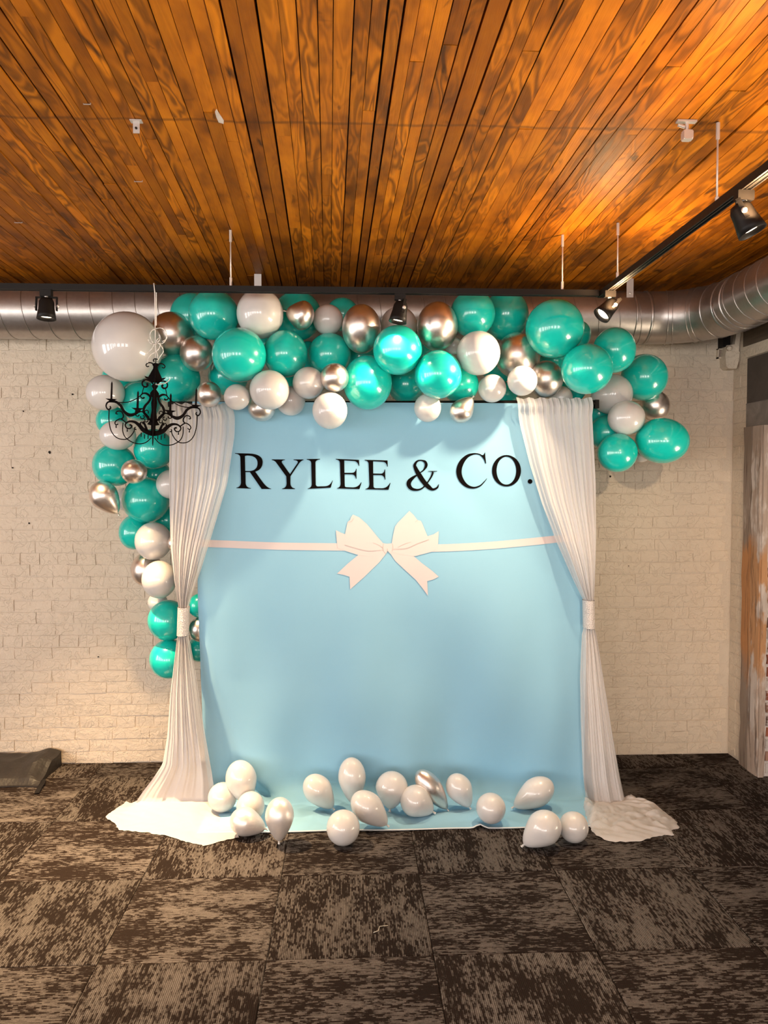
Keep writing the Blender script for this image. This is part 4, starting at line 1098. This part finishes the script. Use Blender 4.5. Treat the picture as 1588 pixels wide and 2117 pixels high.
def chandelier_panel():
    bm = bmesh.new(); T = .0018
    def put(x, y, s): return Vector(((x - 820) * U * s, 0, -(y - 845) * U))
    for s in (1, -1):
        for pts in LS:
            A, Bq = ribbon_poly([(x, untilt(x, y), w) for x, y, w in pts])
            ring = []
            for off in (-T, T):
                ring.append([bm.verts.new(put(x, y, s) + Vector((0, off, 0))) for x, y in A] + [bm.verts.new(put(x, y, s) + Vector((0, off, 0))) for x, y in Bq[::-1]])
            n = len(A)
            for rg in ring:
                for i in range(n - 1): bm.faces.new((rg[i], rg[i + 1], rg[2 * n - 2 - i], rg[2 * n - 1 - i]))
            for i in range(2 * n): bm.faces.new((ring[0][i], ring[0][(i + 1) % (2 * n)], ring[1][(i + 1) % (2 * n)], ring[1][i]))
        for lp in LP:
            P = [put(x, untilt(x, y), s) for x, y in lp]
            tr = tessellate_polygon([P]); f = [bm.verts.new(p + Vector((0, -T, 0))) for p in P]; b = [bm.verts.new(p + Vector((0, T, 0))) for p in P]
            for t in tr:
                bm.faces.new([f[k] for k in t]); bm.faces.new([b[k] for k in t])
            for k in range(len(P)): bm.faces.new((f[k], f[(k + 1) % len(P)], b[(k + 1) % len(P)], b[k]))
    bmesh.ops.recalc_face_normals(bm, faces=bm.faces)
    me = bpy.data.meshes.new('card_panel'); bm.to_mesh(me); bm.free(); me.materials.append(M_CARD); return me
hook = at_y(322, 747, CHY)
chand = tag(empty('paper_chandelier', hook, (0, R(2.6), R(13.5))), 'flat black cut-out card chandelier hanging on white ribbon before the garland', 'chandelier')
me = chandelier_panel()
for a in (0, 90):
    o = mesh_obj('card_panel', me, None, chand, False); o.rotation_euler.z = R(a)
sx, sy, sz = hook
bm = bmesh.new()
tube(bm, [(sx, sy, sz + .002), (sx - .001, sy - .001, sz + .12), (at_y(320, 600, TY - .02).x, TY - .021, TZ - .02), (at_y(320, 590, TY).x, TY - .019, TZ + .019), (at_y(320, 590, TY).x, TY + .019, TZ + .019), (at_y(321, 600, TY).x, TY + .02, TZ - .02), (sx + .003, sy + .004, sz + .17)], .0022, 6)
rib = from_bm('hanging_ribbon', bm, M_CRIB, chand, True)
bm = bmesh.new()
def crib(pts, r=.0020): tube(bm, [at_y(200 + x / KC, 620 + y / KC, CHY - .006 - .01 * math.sin(i * 1.3)) for i, (x, y) in enumerate(catmull(pts, 5))], r, 6)
crib([(805, 395), (745, 430), (730, 500), (760, 570), (800, 610), (850, 560), (870, 520), (830, 540), (810, 590)])
crib([(810, 392), (880, 385), (945, 430), (955, 510), (920, 580), (860, 600), (820, 560)])
crib([(700, 540), (735, 590), (790, 610), (850, 600), (895, 650), (910, 710), (870, 770), (840, 820), (832, 860)])
crib([(870, 610), (850, 670), (790, 720), (730, 760), (700, 830), (698, 860)])
crib([(790, 600), (760, 660), (700, 720), (680, 735)])
crib([(900, 570), (960, 520), (930, 440)])
crib([(810, 700), (835, 760), (830, 800)])
crib([(815, 1158), (860, 1152), (930, 1140), (980, 1110), (1000, 1080)], .0022)
crib([(810, 1155), (840, 1158), (862, 1150)], .003)
from_bm('curled_bow', bm, M_CRIB, chand, True)

# ------------------------------------------------------------------ black cloth bag by the wall
def crumpled():
    t = NT('black_nylon'); p = t.pos(); n = t.noise(p, 9, 3); t.set(Base_Color=t.mix(n, (.008, .006, .005), (.024, .019, .017)), Roughness=.55); t.bump(t.noise(p, 25, 3), .4, .01); return t.m
M_NYLON = crumpled()
bm = bmesh.new(); NXb, NYb = 46, 22; G = []
for j in range(NYb + 1):
    v = j / NYb; row = []
    for i in range(NXb + 1):
        u = i / NXb
        xr = lerp_list([(0, at_z(84, 1622, 0).x), (.5, at_z(105, 1600, 0).x), (1, at_z(130, 1580, 0).x + .0)], v)
        x = -2.75 + (xr + 2.75) * u; y = lerp_list([(0, at_z(40, 1630, 0).y), (1, 4.80)], v) + .02 * math.sin(9 * u) * (1 - v)
        h = .035 + .055 * sstep(0, .7, v) + .045 * math.exp(-((u - .93) / .07) ** 2) * v
        h *= (1 - .55 * sstep(.92, 1, u) * (1 - v)) * sstep(-.02, .16, v)
        c = abs(mnoise.noise(Vector((x * 5, y * 6, 3)))) * .030 + abs(mnoise.noise(Vector((x * 2.2 + y * 3, y * 2, 9)))) * .040
        row.append(bm.verts.new((x, y, max(.006, h - c * (.6 + .4 * v)))))
    G.append(row)
for A, B in zip(G, G[1:]):
    for i in range(NXb): bm.faces.new((A[i], A[i + 1], B[i + 1], B[i]))
edge = G[0] + [r[-1] for r in G[1:]] + G[-1][-2::-1] + [r[0] for r in G[-2:0:-1]]
lowv = [bm.verts.new((v.co.x, v.co.y, .002)) for v in edge]
for k in range(len(edge)): bm.faces.new((edge[k], edge[(k + 1) % len(edge)], lowv[(k + 1) % len(edge)], lowv[k]))
bag = tag(from_bm('cloth_bag', bm, M_NYLON), 'empty crumpled black cloth bag lying on the carpet against the brick wall', 'bag')
bm = bmesh.new(); a, b = at_z(90, 1612, .012), at_z(76, 1641, .004)
P = [a, a.lerp(b, .35) + Vector((.008, 0, .004)), a.lerp(b, .7), b]; A = []; Bq = []
for p in P: A.append(bm.verts.new(p + Vector((-.014, 0, .003)))); Bq.append(bm.verts.new(p + Vector((.014, 0, .006))))
for k in range(3): bm.faces.new((A[k], Bq[k], Bq[k + 1], A[k + 1]))
r = bmesh.ops.solidify(bm, geom=bm.faces[:], thickness=.004); from_bm('strap', bm, M_NYLON, bag)

# ------------------------------------------------------------------ small things on ceiling, wall and carpet
def ceil_at(px, py, drop=0):
    d = ray(px, py); return EYEV + d * ((CZ - CS * 3.78 - drop - EYE) / (d.z - CS * d.y))
c = ceil_at(282, 262, .02); t = tag(empty('ceiling_bracket', c), 'small grey metal bracket left on the planks at upper left', 'bracket')
bm = bmesh.new(); box(bm, c.x - .011, c.x + .011, c.y - .002, c.y + .001, c.z - .022, c.z + .02); from_bm('tab', bm, M_ZINC, t)
bm = bmesh.new(); box(bm, c.x - .02, c.x + .02, c.y - .012, c.y + .012, c.z + .016, c.z + .020); from_bm('foot', bm, M_ZINC, t)
bm = bmesh.new(); lathe(bm, [(.004, 0), (.004, .004)], 10, Matrix.Translation((c.x, c.y - .002, c.z - .006)) @ Matrix.Rotation(R(90), 4, 'X')); from_bm('hole', bm, M_HOLE, t)
c = ceil_at(455, 240, .004); bm = bmesh.new()
pp = [(-.012, -.030, 0), (-.004, -.048, .001), (.004, -.012, -.004), (.012, .004, -.012), (.008, .022, -.016), (-.008, .020, -.012), (-.012, -.004, -.006)]
vs = [bm.verts.new(c + Vector(p)) for p in pp]; bm.faces.new(vs); bmesh.ops.solidify(bm, geom=bm.faces[:], thickness=.001)
tag(from_bm('paper_scrap', bm, plain('torn_white_paper', (.8, .76, .7), .8)), 'torn white scrap of paper stuck to the ceiling planks', 'paper')
c = ceil_at(1420, 262, .02); t = tag(empty('ceiling_clamp', c), 'pale metal clamp on the planks near the right hand track', 'clamp')
bm = bmesh.new(); box(bm, c.x - .035, c.x + .032, c.y - .010, c.y + .010, c.z + .014, c.z + .020); from_bm('plate', bm, M_ZINC, t)
bm = bmesh.new(); tube(bm, [c + Vector((0, 0, .015)), c + Vector((.002, 0, -.015))], .006, 10); from_bm('stem', bm, M_ZINC, t)
bm = bmesh.new(); box(bm, c.x - .014, c.x + .018, c.y - .014, c.y + .014, c.z - .045, c.z - .015); bmesh.ops.bevel(bm, geom=bm.edges[:], offset=.004, segments=2); from_bm('body', bm, M_ZINC, t)
bm = bmesh.new(); tube(bm, [c + Vector((-.03, 0, .006)), c + Vector((-.006, 0, -.002))], .006, 10); from_bm('screw', bm, M_ZINC, t)
for k, (px, py, w) in enumerate(((180, 215, 14), (286, 375, 16), (38, 460, 15))):
    c = ceil_at(px, py, .003); bm = bmesh.new(); w *= c.y / FPX; tube(bm, [c + Vector((-w / 2, 0, .004)), c + Vector((-w / 2, 0, -.001)), c + Vector((w / 2, 0, -.001)), c + Vector((w / 2, 0, .004))], .0016, 6)
    tag(from_bm('staple', bm, M_ZINC), ('small bright staple in the ceiling nearest the camera at left', 'small bright staple in the ceiling, middle one at left', 'small bright staple in the ceiling by the left picture edge')[k], 'staple', 'staples in the ceiling planks')
# painted stub of old pipework in the corner, below the duct
c = at_y(1512, 735, YW - .06); t = tag(empty('pipe_stub', c), 'old painted pipe bracket in the wall corner just under the duct', 'bracket')
def pw(px, py, Y): return at_y(px, py, Y)
bm = bmesh.new(); fr = [pw(1502, 727, 4.75), pw(1528, 727, 4.75), pw(1530, 700, 4.75), pw(1534, 682, 4.75), pw(1524, 682, 4.75), pw(1519, 712, 4.75), pw(1503, 714, 4.75)]
lowp = [pw(1500, 735, 4.75), pw(1502, 757, 4.75), pw(1507, 762, 4.75), pw(1523, 762, 4.75), pw(1528, 745, 4.75), pw(1530, 727, 4.75), pw(1501, 727, 4.75)]
for P in (fr, lowp):
    A = [bm.verts.new(p) for p in P]; Bq = [bm.verts.new(p + Vector((0, .085, 0))) for p in P]
    bm.faces.new(A); bm.faces.new(Bq[::-1])
    for k in range(len(P)): bm.faces.new((A[k], A[(k + 1) % len(P)], Bq[(k + 1) % len(P)], Bq[k]))
from_bm('shoe', bm, M_BRICK, t)
p = pw(1507, 720, 4.745); bm = bmesh.new(); lathe(bm, [(.017, 0), (.016, .012), (.008, .02)], 14, Matrix.Translation(p) @ Matrix.Rotation(R(90), 4, 'X')); from_bm('bolt', bm, M_BRICK, t, True)
a, b = pw(1481, 742, 4.828), pw(1499, 722, 4.828)
bm = bmesh.new(); box(bm, a.x, b.x, 4.806, 4.83, a.z, a.z + .008); box(bm, a.x, b.x, 4.806, 4.83, b.z - .006, b.z); box(bm, a.x, a.x + .006, 4.806, 4.83, a.z, b.z); box(bm, b.x - .006, b.x, 4.806, 4.83, a.z, b.z); from_bm('socket_rim', bm, M_BRICK, t)
bm = bmesh.new(); box(bm, a.x + .006, b.x - .006, 4.818, 4.83, a.z + .008, b.z - .006); from_bm('socket_back', bm, M_OLD, t)
a, b = pw(1489, 719, 4.80), pw(1504, 700, 4.80)
bm = bmesh.new(); box(bm, a.x, b.x, 4.76, 4.83, a.z, b.z + .05); from_bm('dark_iron', bm, M_BLACK, t)
a, b = at_z(772, 1928, .003), at_z(792, 1914, .003); bm = bmesh.new()
tube(bm, [a, a.lerp(b, .4) + Vector((.004, -.006, 0)), a.lerp(b, .75) + Vector((-.004, .006, .001)), b + Vector((.02, .002, 0))], .0013, 5)
tag(from_bm('thread', bm, plain('pale_thread', (.55, .5, .42), .9), None, True), 'short pale thread lying on the carpet before the backdrop', 'thread')
